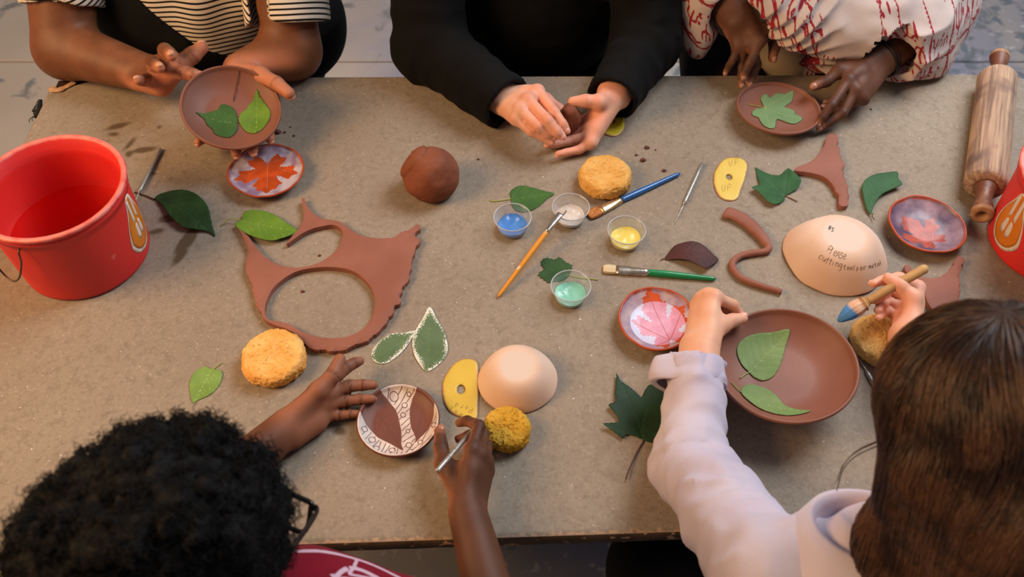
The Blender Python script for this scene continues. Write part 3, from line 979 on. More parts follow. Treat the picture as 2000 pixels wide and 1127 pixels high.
leaf('leaf', 'dark green three-lobed leaf with brown stalk beside the round yellow rib', c7([(275, 163), (330, 195), (370, 212), (410, 218), (455, 188), (500, 220), (529, 258), (515, 290), (470, 315), (440, 325), (440, 350), (410, 375), (375, 388), (340, 378), (310, 345), (285, 320), (248, 297), (300, 270), (285, 220)]),
     c7([(440, 325), (475, 340), (511, 359)]), c7([(440, 325), (350, 240), (275, 163)]), G['ivy'], STEM, tooth=(0.0007, 0.0035), lobes=[c7([(440, 325), (455, 190)]), c7([(440, 325), (250, 297)]), c7([(440, 325), (375, 388)])], zfun=bend((1532, 382), (1475, 327), 0.003, 0.02), smooth_n=1)
leaf('leaf', 'curled green leaf behind the large upturned bowl', c7([(905, 395), (885, 330), (875, 280), (890, 245), (940, 215), (1000, 205), (1070, 200), (1078, 235), (1101, 268), (1050, 290), (990, 320), (955, 360), (935, 405), (930, 425)]),
     c7([(940, 420), (938, 435), (948, 455)]), c7([(932, 420), (935, 350), (960, 320), (1075, 235)]), G['ivy'], STEM, zfun=lambda uv: 0.004 + 0.006 * np.clip((uv[:, 1] - Frame(np.array([0, 0.9, Z])).px([(1700, 420)], 0)[0][1]) / 0.08, 0, 1), hpx=0.007, tooth=(0.0004, 0.003), nveins=5)
c9 = lambda p: crop(p, 1160, 500, 2.45)
leaf('maple_leaf', 'large dark green maple leaf beside the lavender sleeve', c9([(108, 560), (128, 600), (172, 627), (228, 676), (245, 640), (265, 613), (300, 620), (345, 605), (375, 650), (400, 640), (390, 720), (420, 760), (392, 790), (405, 845), (360, 850), (345, 890), (310, 895), (280, 893), (240, 880), (200, 860), (160, 852), (135, 877), (90, 842), (38, 810), (120, 800), (112, 770), (66, 718), (105, 700), (100, 670)]),
     c9([(240, 880), (205, 940), (165, 1030), (155, 1068)]), c9([(240, 880), (235, 780), (300, 640)]), G['maple'], STEM, tooth=(0.0005, 0.007), lobes=[c9([(240, 880), (180, 720), (108, 562)]), c9([(240, 880), (45, 810)]), c9([(240, 880), (400, 780)])], zfun=bend((1258, 860), (1250, 740), 0.006, 0.05), smooth_n=1, stem_r=0.0010, hpx=0.003)
c8 = lambda p: crop(p, 340, 600, 2.1385)
leaf('leaf', 'small pale green heart-shaped leaf left of the front sponge', c8([(80, 399), (65, 350), (70, 300), (95, 265), (130, 248), (155, 258), (195, 265), (201, 290), (185, 330), (150, 365), (100, 388)]),
     c8([(155, 265), (175, 250), (199, 232)]), c8([(155, 262), (125, 320), (80, 399)]), G['pale'], STEMG, tooth=(0.0006, 0.004))
def edge_paint(uv, o, mid):
    d = -poly_sd(uv, o)
    return d - 0.0026 + 0.0036 * vnoise(np.c_[uv, np.zeros(len(uv))], 45, 9)
leaf('leaf', 'small grey-green leaf with white paint along its rim, lying left of its larger twin', c5([(1050, 1060), (1055, 1010), (1085, 970), (1130, 930), (1180, 905), (1250, 903), (1332, 888), (1300, 940), (1260, 1000), (1210, 1050), (1150, 1090), (1090, 1094)]),
     None, c5([(1330, 890), (1200, 985), (1055, 1070)]), G['under'], STEM, tooth=(0.0002, 0.004), paint=edge_paint)
leaf('leaf', 'larger grey-green leaf with white paint along its rim and pointed tip', c8([(1068, -2), (1040, 45), (1010, 95), (995, 140), (1003, 200), (1035, 252), (1060, 268), (1100, 245), (1135, 205), (1143, 160), (1127, 100), (1098, 50)]),
     None, c8([(1060, 266), (1066, 140), (1068, 0)]), G['under'], STEM, tooth=(0.0002, 0.004), paint=edge_paint)

# ------------------------------------------------------------------ clay slab offcuts
def clay_slab(name, label, px, holes, th, m, rough_edges=None, base_z=0.0003, step=0.0016, amp=0.0010):
    fr = Frame(np.array([0, 0.9, Z]))
    o = resample(spline(fr.px(px, th), 4, True), step, True)
    jag = 1.3 * vnoise(np.c_[o, np.zeros(len(o))], 95, 3) + 0.5 * vnoise(np.c_[o, np.zeros(len(o))], 230, 5) + 0.5 * vnoise(np.c_[o, np.zeros(len(o))], 600, 8)
    w = np.full(len(o), 0.25)
    if rough_edges is not None:
        for c, r in rough_edges:
            cc = fr.px([c], th)[0]
            w = np.maximum(w, np.clip(1.6 - np.linalg.norm(o - cc, axis=1) / (r * 0.001), 0, 1) * 2.2)
    t = np.roll(o, -1, 0) - np.roll(o, 1, 0); t /= np.linalg.norm(t, axis=1)[:, None] + 1e-12
    o2 = o + np.stack([t[:, 1], -t[:, 0]], 1) * (jag * amp * w)[:, None]
    hs = [resample(spline(fr.px(h, th), 4, True), step, True) for h in holes]
    V2, F2 = fill2d(o2, hs, 0.004)
    d = -poly_sd(V2, o2)
    for h in hs: d = np.minimum(d, poly_sd(V2, h))
    wv = np.zeros(len(V2))
    if rough_edges is not None:
        for c, r in rough_edges:
            cc = fr.px([c], th)[0]
            wv = np.maximum(wv, np.clip(1.3 - np.linalg.norm(V2 - cc, axis=1) / (r * 0.001), 0, 1))
    q = np.c_[V2, np.zeros(len(V2))]
    top = th - 0.0009 * np.clip(1 - d / 0.0012, 0, 1) - wv * 0.0016 * np.clip(1 - d / 0.010, 0, 1) * (0.6 + vnoise(q, 180, 6)) + 0.0002 * vnoise(q, 50, 2)
    top = np.maximum(top, 0.0015)
    Vs, Fs = slab(V2, F2, top, np.full(len(V2), base_z))
    return obj(name, fr.w(Vs), Fs, m, None, label=label, cat='clay scrap', smooth=False)
outer = c5([(608, 55), (628, 55), (640, 95), (680, 145), (740, 180), (800, 190), (850, 200), (900, 235), (960, 275), (1000, 292), (1060, 302), (1130, 305), (1190, 295), (1240, 265), (1290, 240), (1335, 218), (1355, 225), (1355, 250), (1325, 280), (1355, 310),
            (1340, 345), (1310, 410), (1295, 460), (1300, 490), (1280, 520), (1282, 570), (1250, 600), (1225, 640), (1222, 700), (1195, 740), (1165, 800), (1120, 860), (1060, 920), (980, 960), (900, 990), (820, 1015), (740, 1005), (660, 985), (620, 950), (560, 900), (500, 870),
            (440, 850), (380, 820), (350, 770), (330, 720), (310, 640), (285, 580), (262, 540), (258, 500), (265, 420), (275, 390), (250, 320), (220, 262), (208, 240), (240, 265), (280, 300), (330, 370), (390, 430), (460, 470), (540, 487), (620, 485), (700, 465), (760, 435), (820, 385),
            (855, 330), (868, 280), (850, 240), (800, 220), (730, 230), (660, 250), (610, 275), (560, 310), (522, 337), (515, 330), (560, 280), (600, 230), (618, 190), (622, 130), (612, 90)])
hole = c5([(375, 760), (385, 700), (420, 630), (480, 570), (560, 520), (650, 495), (760, 485), (860, 492), (940, 515), (1000, 560), (1045, 615), (1068, 680), (1065, 750), (1040, 820), (990, 875), (930, 910), (850, 928), (760, 930), (680, 915), (610, 890), (540, 850), (470, 830), (400, 815)])
clay_slab('clay_slab', 'big brown clay offcut with two round cut-outs and a torn right edge', outer, [hole], 0.0115, M['clay'],
          [((800, 480), 35), ((785, 560), 40), ((770, 620), 40), ((700, 665), 45), ((640, 680), 40), ((820, 450), 30), ((486, 560), 28), ((495, 590), 28)])
c3 = lambda p: crop(p, 1300, 0, 2.683)
clay_slab('clay_slab', 'arched brown clay offcut with a torn right edge above the large upturned bowl', c3([(850, 705), (876, 700), (902, 707), (905, 760), (915, 800), (930, 850), (940, 900), (935, 920), (950, 960), (960, 1010), (957, 1072), (912, 1072), (905, 1020), (880, 970), (840, 930), (790, 910), (740, 900), (680, 891), (690, 875), (740, 855), (790, 820), (820, 780), (840, 740)]), [],
          0.0110, M['clay'], [((1640, 290), 25), ((1650, 330), 25), ((1655, 370), 25)], amp=0.001)
clay_slab('clay_slab', 'curved brown clay offcut behind the hand holding the brush', c7([(1120, 715), (1148, 718), (1175, 760), (1230, 785), (1290, 787), (1350, 762), (1390, 715), (1420, 668), (1455, 675), (1455, 710), (1440, 760), (1428, 860), (1420, 960), (1340, 1010), (1270, 960), (1220, 860), (1160, 780), (1125, 745)]), [],
          0.0110, M['clay'], [((1880, 530), 25), ((1875, 560), 25)])
def clay_coil():
    c = [(104, 420, 11, 5), (118, 423, 12.5, 6), (150, 432, 13, 6.5), (195, 452, 13, 7), (250, 492, 12, 7), (300, 545, 10, 6.5), (335, 592, 8, 7), (350, 622, 6.5, 6.5), (325, 642, 6, 6), (270, 648, 5.8, 5.8), (200, 662, 5.6, 5.6), (152, 695, 5.6, 5.6), (148, 735, 5.6, 5.6), (185, 780, 5.6, 5.6), (250, 815, 5.4, 5.4), (340, 845, 5.2, 5.2), (424, 868, 5.0, 5.0)]
    q = np.array(crop([(a, b) for a, b, _, _ in c], 1380, 270, 2.89))
    ww = np.array([a for _, _, a, _ in c]) * 0.001; hh = np.minimum(np.array([b for _, _, _, b in c]), 6.5) * 0.001
    pts = np.array([P(x, y, h * 1000 * 0.9) for (x, y), h in zip(q, hh)])
    full = spline(np.c_[pts, ww, hh], 8)
    path = full[:, :3]; rad = full[:, 3:5]
    path[:, 2] = Z + rad[:, 1] * 0.98
    rad = rad * (1 + 0.08 * vnoise(path, 120, 3))[:, None]
    V, F = tube(path, rad, 14)
    V = V + (vnoise(V, 160, 4) * 0.0007)[:, None] * np.array([1, 1, 0.4])
    V[:, 2] = np.maximum(V[:, 2], Z + 0.0002)
    obj('clay_coil', V, F, M['clay'], None, label='bent clay strip rolled to a coil at one end, left of the large upturned bowl', cat='clay scrap')
clay_coil()

# ------------------------------------------------------------------ lump of clay
def blob(name, label, cat, c, rx, ry, rz, m, fun, n=96, k=64, parent=None):
    th = np.linspace(0, math.pi, k); ph = np.arange(n) * 2 * math.pi / n
    T, Q = np.meshgrid(th, ph, indexing='ij')
    D = np.stack([np.sin(T) * np.cos(Q), np.sin(T) * np.sin(Q), np.cos(T)], -1).reshape(-1, 3)
    s = fun(D)
    V = np.asarray(c) + D * s[:, None] * np.array([rx, ry, rz])
    V[:, 2] = np.maximum(V[:, 2], Z + 0.0004) if parent is None else V[:, 2]
    return obj(name, V, grid_faces(k, n, cv=True)[:, ::-1], m, parent, label=label, cat=cat)
def lumpf(D):
    s = np.ones(len(D))
    planes = [((-0.5, -0.6, 0.62), 0.93), ((0.35, -0.75, 0.55), 0.95), ((0.75, 0.2, 0.6), 0.93), ((0.0, 0.3, 0.95), 0.92), ((-0.8, 0.25, 0.5), 0.95), ((0.9, -0.4, 0.1), 0.93), ((-0.3, 0.9, 0.2), 0.95), ((-0.85, -0.4, 0.15), 0.96), ((-0.05, -0.98, 0.1), 0.98)]
    for n, d in planes:
        n = unit(n); q = D @ n
        lim = np.where(q > 0.2, d / np.maximum(q, 0.2), 9)
        s = -np.log(np.exp(-26 * s) + np.exp(-26 * lim)) / 26
    s += 0.035 * vnoise(D, 2.2, 3) + 0.014 * vnoise(D, 6, 4) + 0.006 * vnoise(D, 14, 5)
    # folds
    f = D @ unit((-0.55, -0.35, 0.75)); g = D @ unit((0.4, -0.9, 0.1))
    w = sstep(0.1, 0.5, -g + 0.2)
    for off in (0.55, 0.72):
        s -= 0.018 * np.exp(-((D @ unit((0.2, 0.75, 0.6)) - off) / 0.03) ** 2)
    cr = D @ unit((-0.75, 0.3, 0.55)) - 0.74
    s += 0.05 * sstep(-0.01, 0.02, cr) - 0.03 * np.exp(-((cr + 0.01) / 0.018) ** 2)
    return s
lc = P(843, 352, 0)
blob('clay_lump', 'rough round lump of brown clay in the middle of the table', 'clay lump', P(842, 341, 36), 0.050, 0.048, 0.049, M['clay_dark'], lumpf)

# crumbs
for k, (x, y, s) in enumerate([(1263, 288, 3.6), (1243, 303, 2.2), (1256, 312, 4.2), (1297, 333, 3.2), (1280, 293, 1.5), (543, 257, 5.0), (556, 258, 2.0), (574, 265, 2.0), (567, 248, 1.5), (1701, 213, 1.8), (591, 569, 2.4), (624, 499, 2.0), (728, 491, 1.8), (934, 311, 2)]):
    c = P(x, y, s * 0.5)
    blob('clay_crumb', 'tiny dark clay crumb lying loose on the canvas', 'clay crumb', c, s * 0.001 * 1.25, s * 0.001, s * 0.0007, M['crumb'], lambda D, k=k: 1 + 0.35 * vnoise(D, 2.2, k), 14, 9)['group'] = 'loose clay crumbs'

# ------------------------------------------------------------------ sponges
def sponge(label, px, zmid, r, h, c1, c2, seed, pores=1.0, lump=0.02):
    c = P(*px, zmid)
    m = mat('sponge_%d' % seed, c1, rough=0.95, color2=c2, scale=34, detail=6, lo=0.35, hi=0.62, bump=0.7, bscale=330, spec=0.1)
    speckle(m, tuple(int(v * 0.78) for v in c2), 190, 0.62, 0.74)
    base = np.array([c[0], c[1], Z])
    n, rings = 220, []
    e = h * 0.36
    pr = [(0.0, 0.0)] + [((r - e) * k, 0.0) for k in (0.3, 0.6, 0.85)]
    pr += [(r - e + e * math.sin(a), e - e * math.cos(a)) for a in np.linspace(0, math.pi / 2, 9)]
    pr += [(r, z) for z in np.linspace(e, h - e, 6)[1:-1]]
    pr += [(r - e + e * math.cos(a), h - e + e * math.sin(a)) for a in np.linspace(0, math.pi / 2, 12)]
    pr += [((r - e) * k, h + 0.0012 * (1 - k * k)) for k in np.linspace(1, 0, 36)[1:]]
    V, F, U = lathe(pr, n, Frame(base))
    q = U
    d = 0.0011 * vnoise(q, 260, seed) + 0.0009 * vnoise(q, 520, seed + 3) + 0.0016 * vnoise(q, 90, seed + 5)
    big = vnoise(q, 24, seed + 7) * lump * r
    pit = -0.0022 * pores * np.clip(vnoise(q, 330, seed + 11) - 0.35, 0, 1)
    nrm = np.stack([U[:, 0], U[:, 1], (U[:, 2] - h * 0.5) * 2.0 * r / h], 1)
    nrm /= np.linalg.norm(nrm, axis=1)[:, None] + 1e-9
    top = (U[:, 2] > h * 0.9)[:, None]
    nrm = np.where(top, np.array([0, 0, 1.0]), nrm)
    V = V + nrm * (d + pit)[:, None] + np.c_[U[:, :2] / (r + 1e-9), np.zeros(len(U))] * big[:, None]
    V[:, 2] = np.maximum(V[:, 2], Z + 0.0002)
    return obj('sponge', V, F, m, None, base=base, label=label, cat='sponge')
sponge('round orange-yellow sponge below the clasped hands, touching the blue brush', (1183, 334), 30, 0.046, 0.030, (228, 178, 104), (214, 156, 78), 1, 1.0, 0.03)
sponge('round apricot sponge touching the big clay offcut at the front left', (533, 692), 24, 0.0475, 0.027, (240, 186, 112), (228, 162, 82), 2, 0.7, 0.03)
sponge('small deep yellow sponge beside the hand with the needle tool', (990, 832), 24, 0.0335, 0.028, (206, 160, 62), (190, 138, 42), 3, 1.4, 0.02)
sponge('pale smooth sponge under the hand holding the paint brush', (1728, 658), 24, 0.046, 0.026, (232, 190, 122), (222, 174, 102), 4, 0.35, 0.03)

# ------------------------------------------------------------------ yellow ribs
def rib(label, px, hole, hr, colors, strokes=None, z=0.0, flat=True, grime=(176, 126, 96)):
    fr = Frame(np.array([0, 0.9, Z]))
    o = resample(spline(fr.px(px, 0.003), 5, True), 0.002, True)
    hc = fr.px([hole], 0.003)[0]
    ho = [hc + hr * np.array([math.cos(a), 1.35 * math.sin(a)]) for a in np.linspace(0, 2 * math.pi, 28)[:-1]]
    V2, F2 = fill2d(o, [ho], 0.0035)
    d = -poly_sd(V2, o)
    top = 0.0026 - 0.0008 * np.clip(1 - d / 0.0015, 0, 1) ** 2
    Vs, Fs = slab(V2, F2, top, np.full(len(V2), 0.0003))
    m = mat('rib_yellow', colors[0], rough=0.45, color2=colors[1], scale=18, bump=0.08)
    overlay(m, grime, attr_name='edge', lo=0.0, hi=0.003, noise=(60, 0.007))
    ctr = fr.w([(V2[:, 0].mean(), V2[:, 1].mean(), 0)])[0]
    root = thing('clay_rib', label, 'clay rib', ctr)
    W = fr.w(Vs)
    obj('plate', W, Fs, m, root, attrs={'edge': np.r_[d, d]})
    if strokes:
        for st in strokes:
            write_on('pencil_marks', st, W, Fs, M['pencil_y'], root, 0.0003)
    return root
r1 = c7([(95, 118), (140, 105), (190, 108), (225, 130), (233, 165), (216, 230), (196, 290), (176, 338), (130, 350), (85, 335), (55, 300), (40, 240), (45, 190), (65, 150)])
rib('yellow clay rib with UP pencilled above and below its hole', r1, c7([(128, 217)])[0], 0.0055, ((222, 192, 84), (214, 182, 72)),
    [text_px('UP', [(1424, 325), (1446, 320)], 11, 0.25), text_px('UP', [(1410, 374), (1432, 370)], 11, 0.25)])
r2 = c8([(1235, 212), (1262, 222), (1271, 250), (1271, 350), (1268, 450), (1255, 465), (1220, 464), (1160, 440), (1130, 400), (1120, 340), (1130, 290), (1160, 245), (1195, 218)])
rib('yellow clay rib with one straight side leaning against the small upturned bowl', r2, (900.5, 760), 0.0062, ((214, 182, 68), (204, 170, 58)),
    [text_px('Pord', [(924, 797), (886, 785)], 10, 0.1), text_px('Ans', [(905, 808), (876, 790)], 9, 0.1)])
rib('yellow clay rib mostly hidden beneath the black sleeve', [(1176, 243), (1182, 225), (1200, 212), (1216, 222), (1220, 242), (1215, 257), (1202, 265), (1186, 263), (1178, 256)], (1197, 235), 0.005, ((214, 194, 50), (206, 186, 44)))

# ------------------------------------------------------------------ paint cups
def clear_plastic():
    m = bpy.data.materials.new('clear_plastic'); m.use_nodes = True
    nt = m.node_tree; N = nt.nodes; L = nt.links
    N.remove(N['Principled BSDF'])
    tr = N.new('ShaderNodeBsdfTransparent'); tr.inputs[0].default_value = (0.96, 0.965, 0.97, 1)
    gl = N.new('ShaderNodeBsdfGlossy'); gl.inputs['Roughness'].default_value = 0.12
    df = N.new('ShaderNodeBsdfDiffuse'); df.inputs[0].default_value = (0.8, 0.82, 0.84, 1)
    fz = N.new('ShaderNodeLayerWeight'); fz.inputs[0].default_value = 0.35
    mr = N.new('ShaderNodeMapRange'); mr.inputs[3].default_value = 0.04; mr.inputs[4].default_value = 0.42
    L.new(fz.outputs['Facing'], mr.inputs[0])
    m1 = N.new('ShaderNodeMixShader'); m1.inputs[0].default_value = 0.45
    L.new(gl.outputs[0], m1.inputs[1]); L.new(df.outputs[0], m1.inputs[2])
    m2 = N.new('ShaderNodeMixShader')
    L.new(mr.outputs[0], m2.inputs[0]); L.new(tr.outputs[0], m2.inputs[1]); L.new(m1.outputs[0], m2.inputs[2])
    L.new(m2.outputs[0], N['Material Output'].inputs[0])
    return m
PLASTIC = clear_plastic()
RIMP = mat('plastic_rim', (196, 198, 200), rough=0.25)
_b = RIMP.node_tree.nodes['Principled BSDF']; _b.inputs['Alpha'].default_value = 0.55
def cup(label, px, color, color2, level, seed):
    rc = P(*px, 32); base = np.array([rc[0], rc[1], Z + 0.0004])
    root = thing('paint_cup', label, 'paint cup', base)
    fr = Frame(base)
    R, r0, h = 0.0305, 0.0225, 0.0315
    rr = lambda z: r0 + (R - r0) * z / h
    t = 0.0007
    pr = [(0, 0.0012), (r0 - 0.003, 0.0012), (r0 - 0.0015, 0.0), (r0, 0.0015)] + [(rr(z), z) for z in np.linspace(0.004, h, 8)] + [(rr(z) - t, z) for z in np.linspace(h, 0.003, 8)] + [(r0 - 0.003, 0.002), (0, 0.002)]
    obj('cup_wall', *lathe(pr, 64, fr)[:2], PLASTIC, root)
    a = np.linspace(0, 2 * math.pi, 65)[:-1]
    T, Q = np.meshgrid(a, np.arange(8) * math.pi / 4, indexing='ij')
    rad = 0.00115
    U = np.stack([(R + 0.0004 + rad * np.cos(Q)) * np.cos(T), (R + 0.0004 + rad * np.cos(Q)) * np.sin(T), h + rad * np.sin(Q)], -1).reshape(-1, 3)
    obj('cup_rim', fr.w(U), grid_faces(64, 8, True, True), RIMP, root)
    m = mat('paint_%d' % seed, color, rough=0.25, color2=color2, scale=60, distort=2.0, spec=0.5)
    k = np.linspace(0, 1, 16)
    pr = [(0, 0.0022), (r0 - 0.0022, 0.0022), (rr(0.003) - t - 0.0002, 0.003), (rr(level * 0.6) - t - 0.0002, level * 0.6), (rr(level) - t - 0.0002, level)]
    pr += [((rr(level) - t - 0.0002) * q, level - 0.0012 * (1 - q ** 4)) for q in k[::-1][1:]]
    V, F, U = lathe(pr, 64, fr)
    top = U[:, 2] > level * 0.7
    V[:, 2] += np.where(top, 0.0011 * vnoise(U, 120, seed) + 0.0012 * np.sin(np.arctan2(U[:, 1], U[:, 0]) * 2 + seed) * np.linalg.norm(U[:, :2], axis=1) / 0.025, 0)
    obj('paint', V, F, m, root)
    return fr, m, root
cup('clear plastic cup of blue paint', (1001, 424), (86, 142, 214), (70, 124, 200), 0.0125, 11)
CW, _, _ = cup('clear plastic cup of white paint under the orange brush', (1115, 404), (226, 214, 204), (214, 200, 190), 0.0115, 12)
cup('clear plastic cup of yellow paint', (1224, 449), (240, 216, 110), (232, 206, 98), 0.013, 13)
cup('clear plastic cup of mint green paint on the lobed leaf', (1115, 558), (140, 204, 182), (128, 192, 170), 0.012, 14)

# ------------------------------------------------------------------ brushes
def brush(label, tip, end, bl, fl, wb, wf, rh, mb, mf, mh, hprof=None, up=(0, 0, 1), bcurve=0.0, tipmat=None, flatten=0.35, pointed=False):
    tip = np.asarray(tip); end = np.asarray(end)
    ax = unit(end - tip); L = np.linalg.norm(end - tip)
    root = thing('paint_brush', label, 'paint brush', ((tip + end) / 2) * [1, 1, 0] + [0, 0, min(tip[2], end[2]) - rh])
    up = np.asarray(up, float)
    n = 18
    # bristles
    t = np.linspace(0, 1, 12)
    path = np.array([tip + ax * bl * k for k in t])
    dn = unit(up - ax * (up @ ax))
    path = path - np.outer(bcurve * (1 - t) ** 2, dn)
    wid = np.interp(t, [0, 0.12, 0.5, 1], [wb * 0.72, wb * 0.92, wb, wb * 0.9]); thk = np.interp(t, [0, 0.3, 1], [wb * flatten * 0.35, wb * flatten * 0.85, wb * flatten])
    if pointed:
        wid = np.interp(t, [0, 0.1, 0.35, 0.65, 1], [wb * 0.12, wb * 0.42, wb * 0.8, wb, wb * 0.72]); thk = wid * flatten
    V, F = tube(path, np.stack([wid, thk], 1), 36, upv=up)
    rip = 1 + 0.10 * np.sin(np.arange(len(V)) % 36 * 2.4) + 0.05 * np.sin(np.arange(len(V)) % 36 * 5.1)
    cidx = np.minimum(np.arange(len(V)) // 36, 11)
    V = path[cidx] + (V - path[cidx]) * rip[:, None]
    at = {'along': np.r_[np.repeat(t, 36), [0, 1]]}
    obj('bristles', V, F, mb, root, attrs=at)
    # ferrule
    s = np.linspace(0, 1, 10)
    path = np.array([tip + ax * (bl * 0.94 + fl * k) for k in s])
    wid = np.interp(s, [0, 0.35, 1], [wb * 0.98, wf * 1.05, rh * 1.06]); thk = np.interp(s, [0, 0.5, 1], [wb * flatten * 1.15, rh * 0.85, rh * 1.06])
    for k in (6, 8): wid[k] *= 1.04; thk[k] *= 1.04
    V, F = tube(path, np.stack([wid, thk], 1), 28, upv=up)
    obj('ferrule', V, F, mf, root)
    # handle
    s = np.linspace(0, 1, 24)
    path = np.array([tip + ax * (bl * 0.94 + fl * 0.97 + (L - bl * 0.94 - fl * 0.97) * k) for k in s])
    hp = hprof or [(0, 1), (0.25, 1.12), (0.6, 0.9), (0.95, 0.7), (0.985, 0.55), (1, 0.15)]
    rad = rh * np.interp(s, [a for a, _ in hp], [b for _, b in hp])
    V, F = tube(path, rad, 20, upv=up)
    obj('handle', V, F, mh, root)
    return root
BR_OR = mat('bristle_orange', (206, 134, 60), rough=0.6, color2=(168, 92, 36), scale=30, stretch=(8, 8, 8), bump=0.4, bscale=500)
BR_WH = mat('bristle_pale', (222, 202, 166), rough=0.7, color2=(196, 172, 134), scale=60, bump=0.5, bscale=500)
FER = mat('ferrule_tin', (214, 208, 200), rough=0.28, metal=0.9, color2=(190, 170, 150), scale=60, bump=0.1)
FERG = mat('ferrule_brass', (224, 198, 160), rough=0.3, metal=0.85, color2=(190, 140, 90), scale=60, bump=0.1)
HB = mat('handle_blue', (26, 92, 160), rough=0.3, color2=(18, 80, 146), scale=12, coat=0.3)
speckle(HB, (190, 200, 210), 120, 0.72, 0.76)
HG = mat('handle_green', (28, 130, 78), rough=0.3, color2=(20, 118, 68), scale=12, coat=0.3)
speckle(HG, (190, 200, 170), 120, 0.73, 0.76)
HO = mat('handle_orange', (222, 144, 40), rough=0.4, color2=(206, 166, 122), scale=16, lo=0.55, hi=0.62)
speckle(HO, (230, 200, 170), 60, 0.66, 0.7)
HN = mat('handle_bare_wood', (196, 150, 92), rough=0.6, color2=(166, 116, 64), scale=24, bump=0.2, stretch=(1, 1, 1))
brush('paint brush with blue handle and orange bristles, tip by the cup of white paint', P(1149, 421, 4), P(1329, 338, 4.5), 0.026, 0.044, 0.0105, 0.0085, 0.0052, BR_OR, FERG, HB)
brush('paint brush with green handle and pale bristles above the lilac dish', P(1178, 524, 4), P(1399, 545, 4.5), 0.022, 0.052, 0.0092, 0.0085, 0.0056, BR_WH, FER, HG)
e = P(972, 581, 3.5); q1 = P(1080, 437, 37)
dirv = unit(q1 - e)
tipb = e + dirv * (np.linalg.norm(q1 - e) + 0.034)
WB = mat('bristle_white_paint', (206, 196, 186), rough=0.5, color2=(180, 160, 146), scale=60)
brush('paint brush with orange handle resting across the cup of white paint', tipb, e, 0.012, 0.042, 0.0062, 0.005, 0.0042, WB, FER, HO)

# ------------------------------------------------------------------ needle tools
def needle_tool(label, hend, neck, tip, rh=0.0036, tw=False, m=None):
    root = thing('needle_tool', label, 'needle tool', np.asarray(hend) * [1, 1, 0] + [0, 0, min(hend[2], tip[2]) - 0.001])
    L = np.linalg.norm(np.asarray(neck) - hend)
    f = Frame(np.asarray(hend), unit(np.asarray(neck) - hend), (0.3, 0.2, 1))
    pr = [(0, 0), (rh * 0.7, 0), (rh, 0.001), (rh, 0.3 * L), (rh * 0.98, 0.31 * L)]
    for k in np.linspace(0.32, 0.84, 40):
        pr.append((rh * (1.02 if int(k * 200) % 2 else 0.99), k * L))
    pr += [(rh, 0.86 * L), (rh * 0.9, 0.9 * L), (rh * 0.5, L), (0, L)]
    obj('grip', *lathe(pr, 24, f)[:2], m or M['steel'], root)
    pts = np.array([np.asarray(neck) + (np.asarray(tip) - neck) * k for k in np.linspace(-0.1, 1, 8)])
    rad = np.linspace(0.0011, 0.0009 if tw else 0.0004, 8)
    if tw: rad[-3:] = [0.0022, 0.0026, 0.0012]
    obj('needle', *tube(pts, rad, 10), m or M['steel'], root)
    return root
needle_tool('silver needle tool lying beside the red bucket', P(314, 291, 4), P(271, 377, 4.5), P(262, 396, 2))
needle_tool('silver needle tool lying alone right of the blue brush', P(1372, 319, 3.6), P(1335, 400, 3.6), P(1317, 437, 1))
needle_tool('silver loop-tipped tool lying right of the large leaf bowl', P(1735, 800, 3.6), P(1691, 722, 3.6), P(1662, 675, 2.5), tw=True)

# ------------------------------------------------------------------ upturned bisque bowls
def upturned(label, rimpx, bowl, writing=None, zr=1.0):
    c = P(*rimpx, zr)
    f = Frame(c + np.array([0, 0, bowl.depth + bowl.t * 0.86]), (0, 0, -1))
    V, F, U = bowl.build(f, 200, 0.004)
    V[:, 2] = np.maximum(V[:, 2], Z + 0.0003)
    m = M['bisque'].copy(); m.name = 'bisque_bowl'
    overlay(m, (216, 194, 178), attr_name='foot', lo=-0.004, hi=0.003, noise=(30, 0.008))
    rr = np.linalg.norm(U[:, :2], axis=1)
    root = thing('upturned_bowl', label, 'bowl', c * [1, 1, 0] + [0, 0, Z])
    obj('shell', V, F, m, root, attrs={'foot': rr - bowl.foot})
    if writing:
        for nm, st, mm, r in writing:
            write_on(nm, st, V, F, mm, root, r)
    return root
cw = lambda p: crop(p, 1500, 380, 5.123)
wr = [('lettering', text_px('PLEASE', cw([(590, 565), (660, 615), (775, 655)]), 11.5, -0.1, sy=1.05) , M['pencil'], 0.00040),
      ('lettering', text_px('cutting', cw([(505, 636), (600, 690), (742, 735)]), 12, 0.0) + text_px('tools', cw([(752, 744), (830, 752), (912, 758)]), 9.5, 0.1) + text_px('or', cw([(925, 755), (990, 745)]), 10, 0.1) + text_px('metal', cw([(1010, 738), (1080, 722), (1150, 690)]), 8.5, 0.1), M['pencil'], 0.00044),
      ('mark', text_px('#5', cw([(600, 345), (660, 385)]), 8, -0.2), M['ink'], 0.0005)]
upturned('large upturned pale bisque bowl with pencilled writing on its side', (1630, 503), Bowl(0.0820, 0.052, 0.004, 0.034, 1.9, 1.0, 0, 0.0035, 1.2, 0.002), wr)
upturned('small upturned pale bisque bowl beside the straight-sided yellow rib', (1011, 742), Bowl(0.0585, 0.036, 0.0035, 0.026, 1.9, 1.0, 0, 0.0012, 3, 0.0006))

# ------------------------------------------------------------------ shaped clay bowls with leaves
def bowl_leaf(label, bowl, fr, px, stem, mid, m, sm, lobes=None, tooth=(0.0003, 0.004), smooth_n=3, nveins=5, up=0.0012, hfrac=0.25):
    zf = lambda uv: bowl.inner(np.linalg.norm(uv, axis=1))
    return leaf('leaf', label, px, stem, mid, m, sm, frame=fr, h0=up, zfun=zf, hpx=bowl.t + bowl.depth * hfrac, tooth=tooth, lobes=lobes, smooth_n=smooth_n, nveins=nveins, stem_r=0.0008)

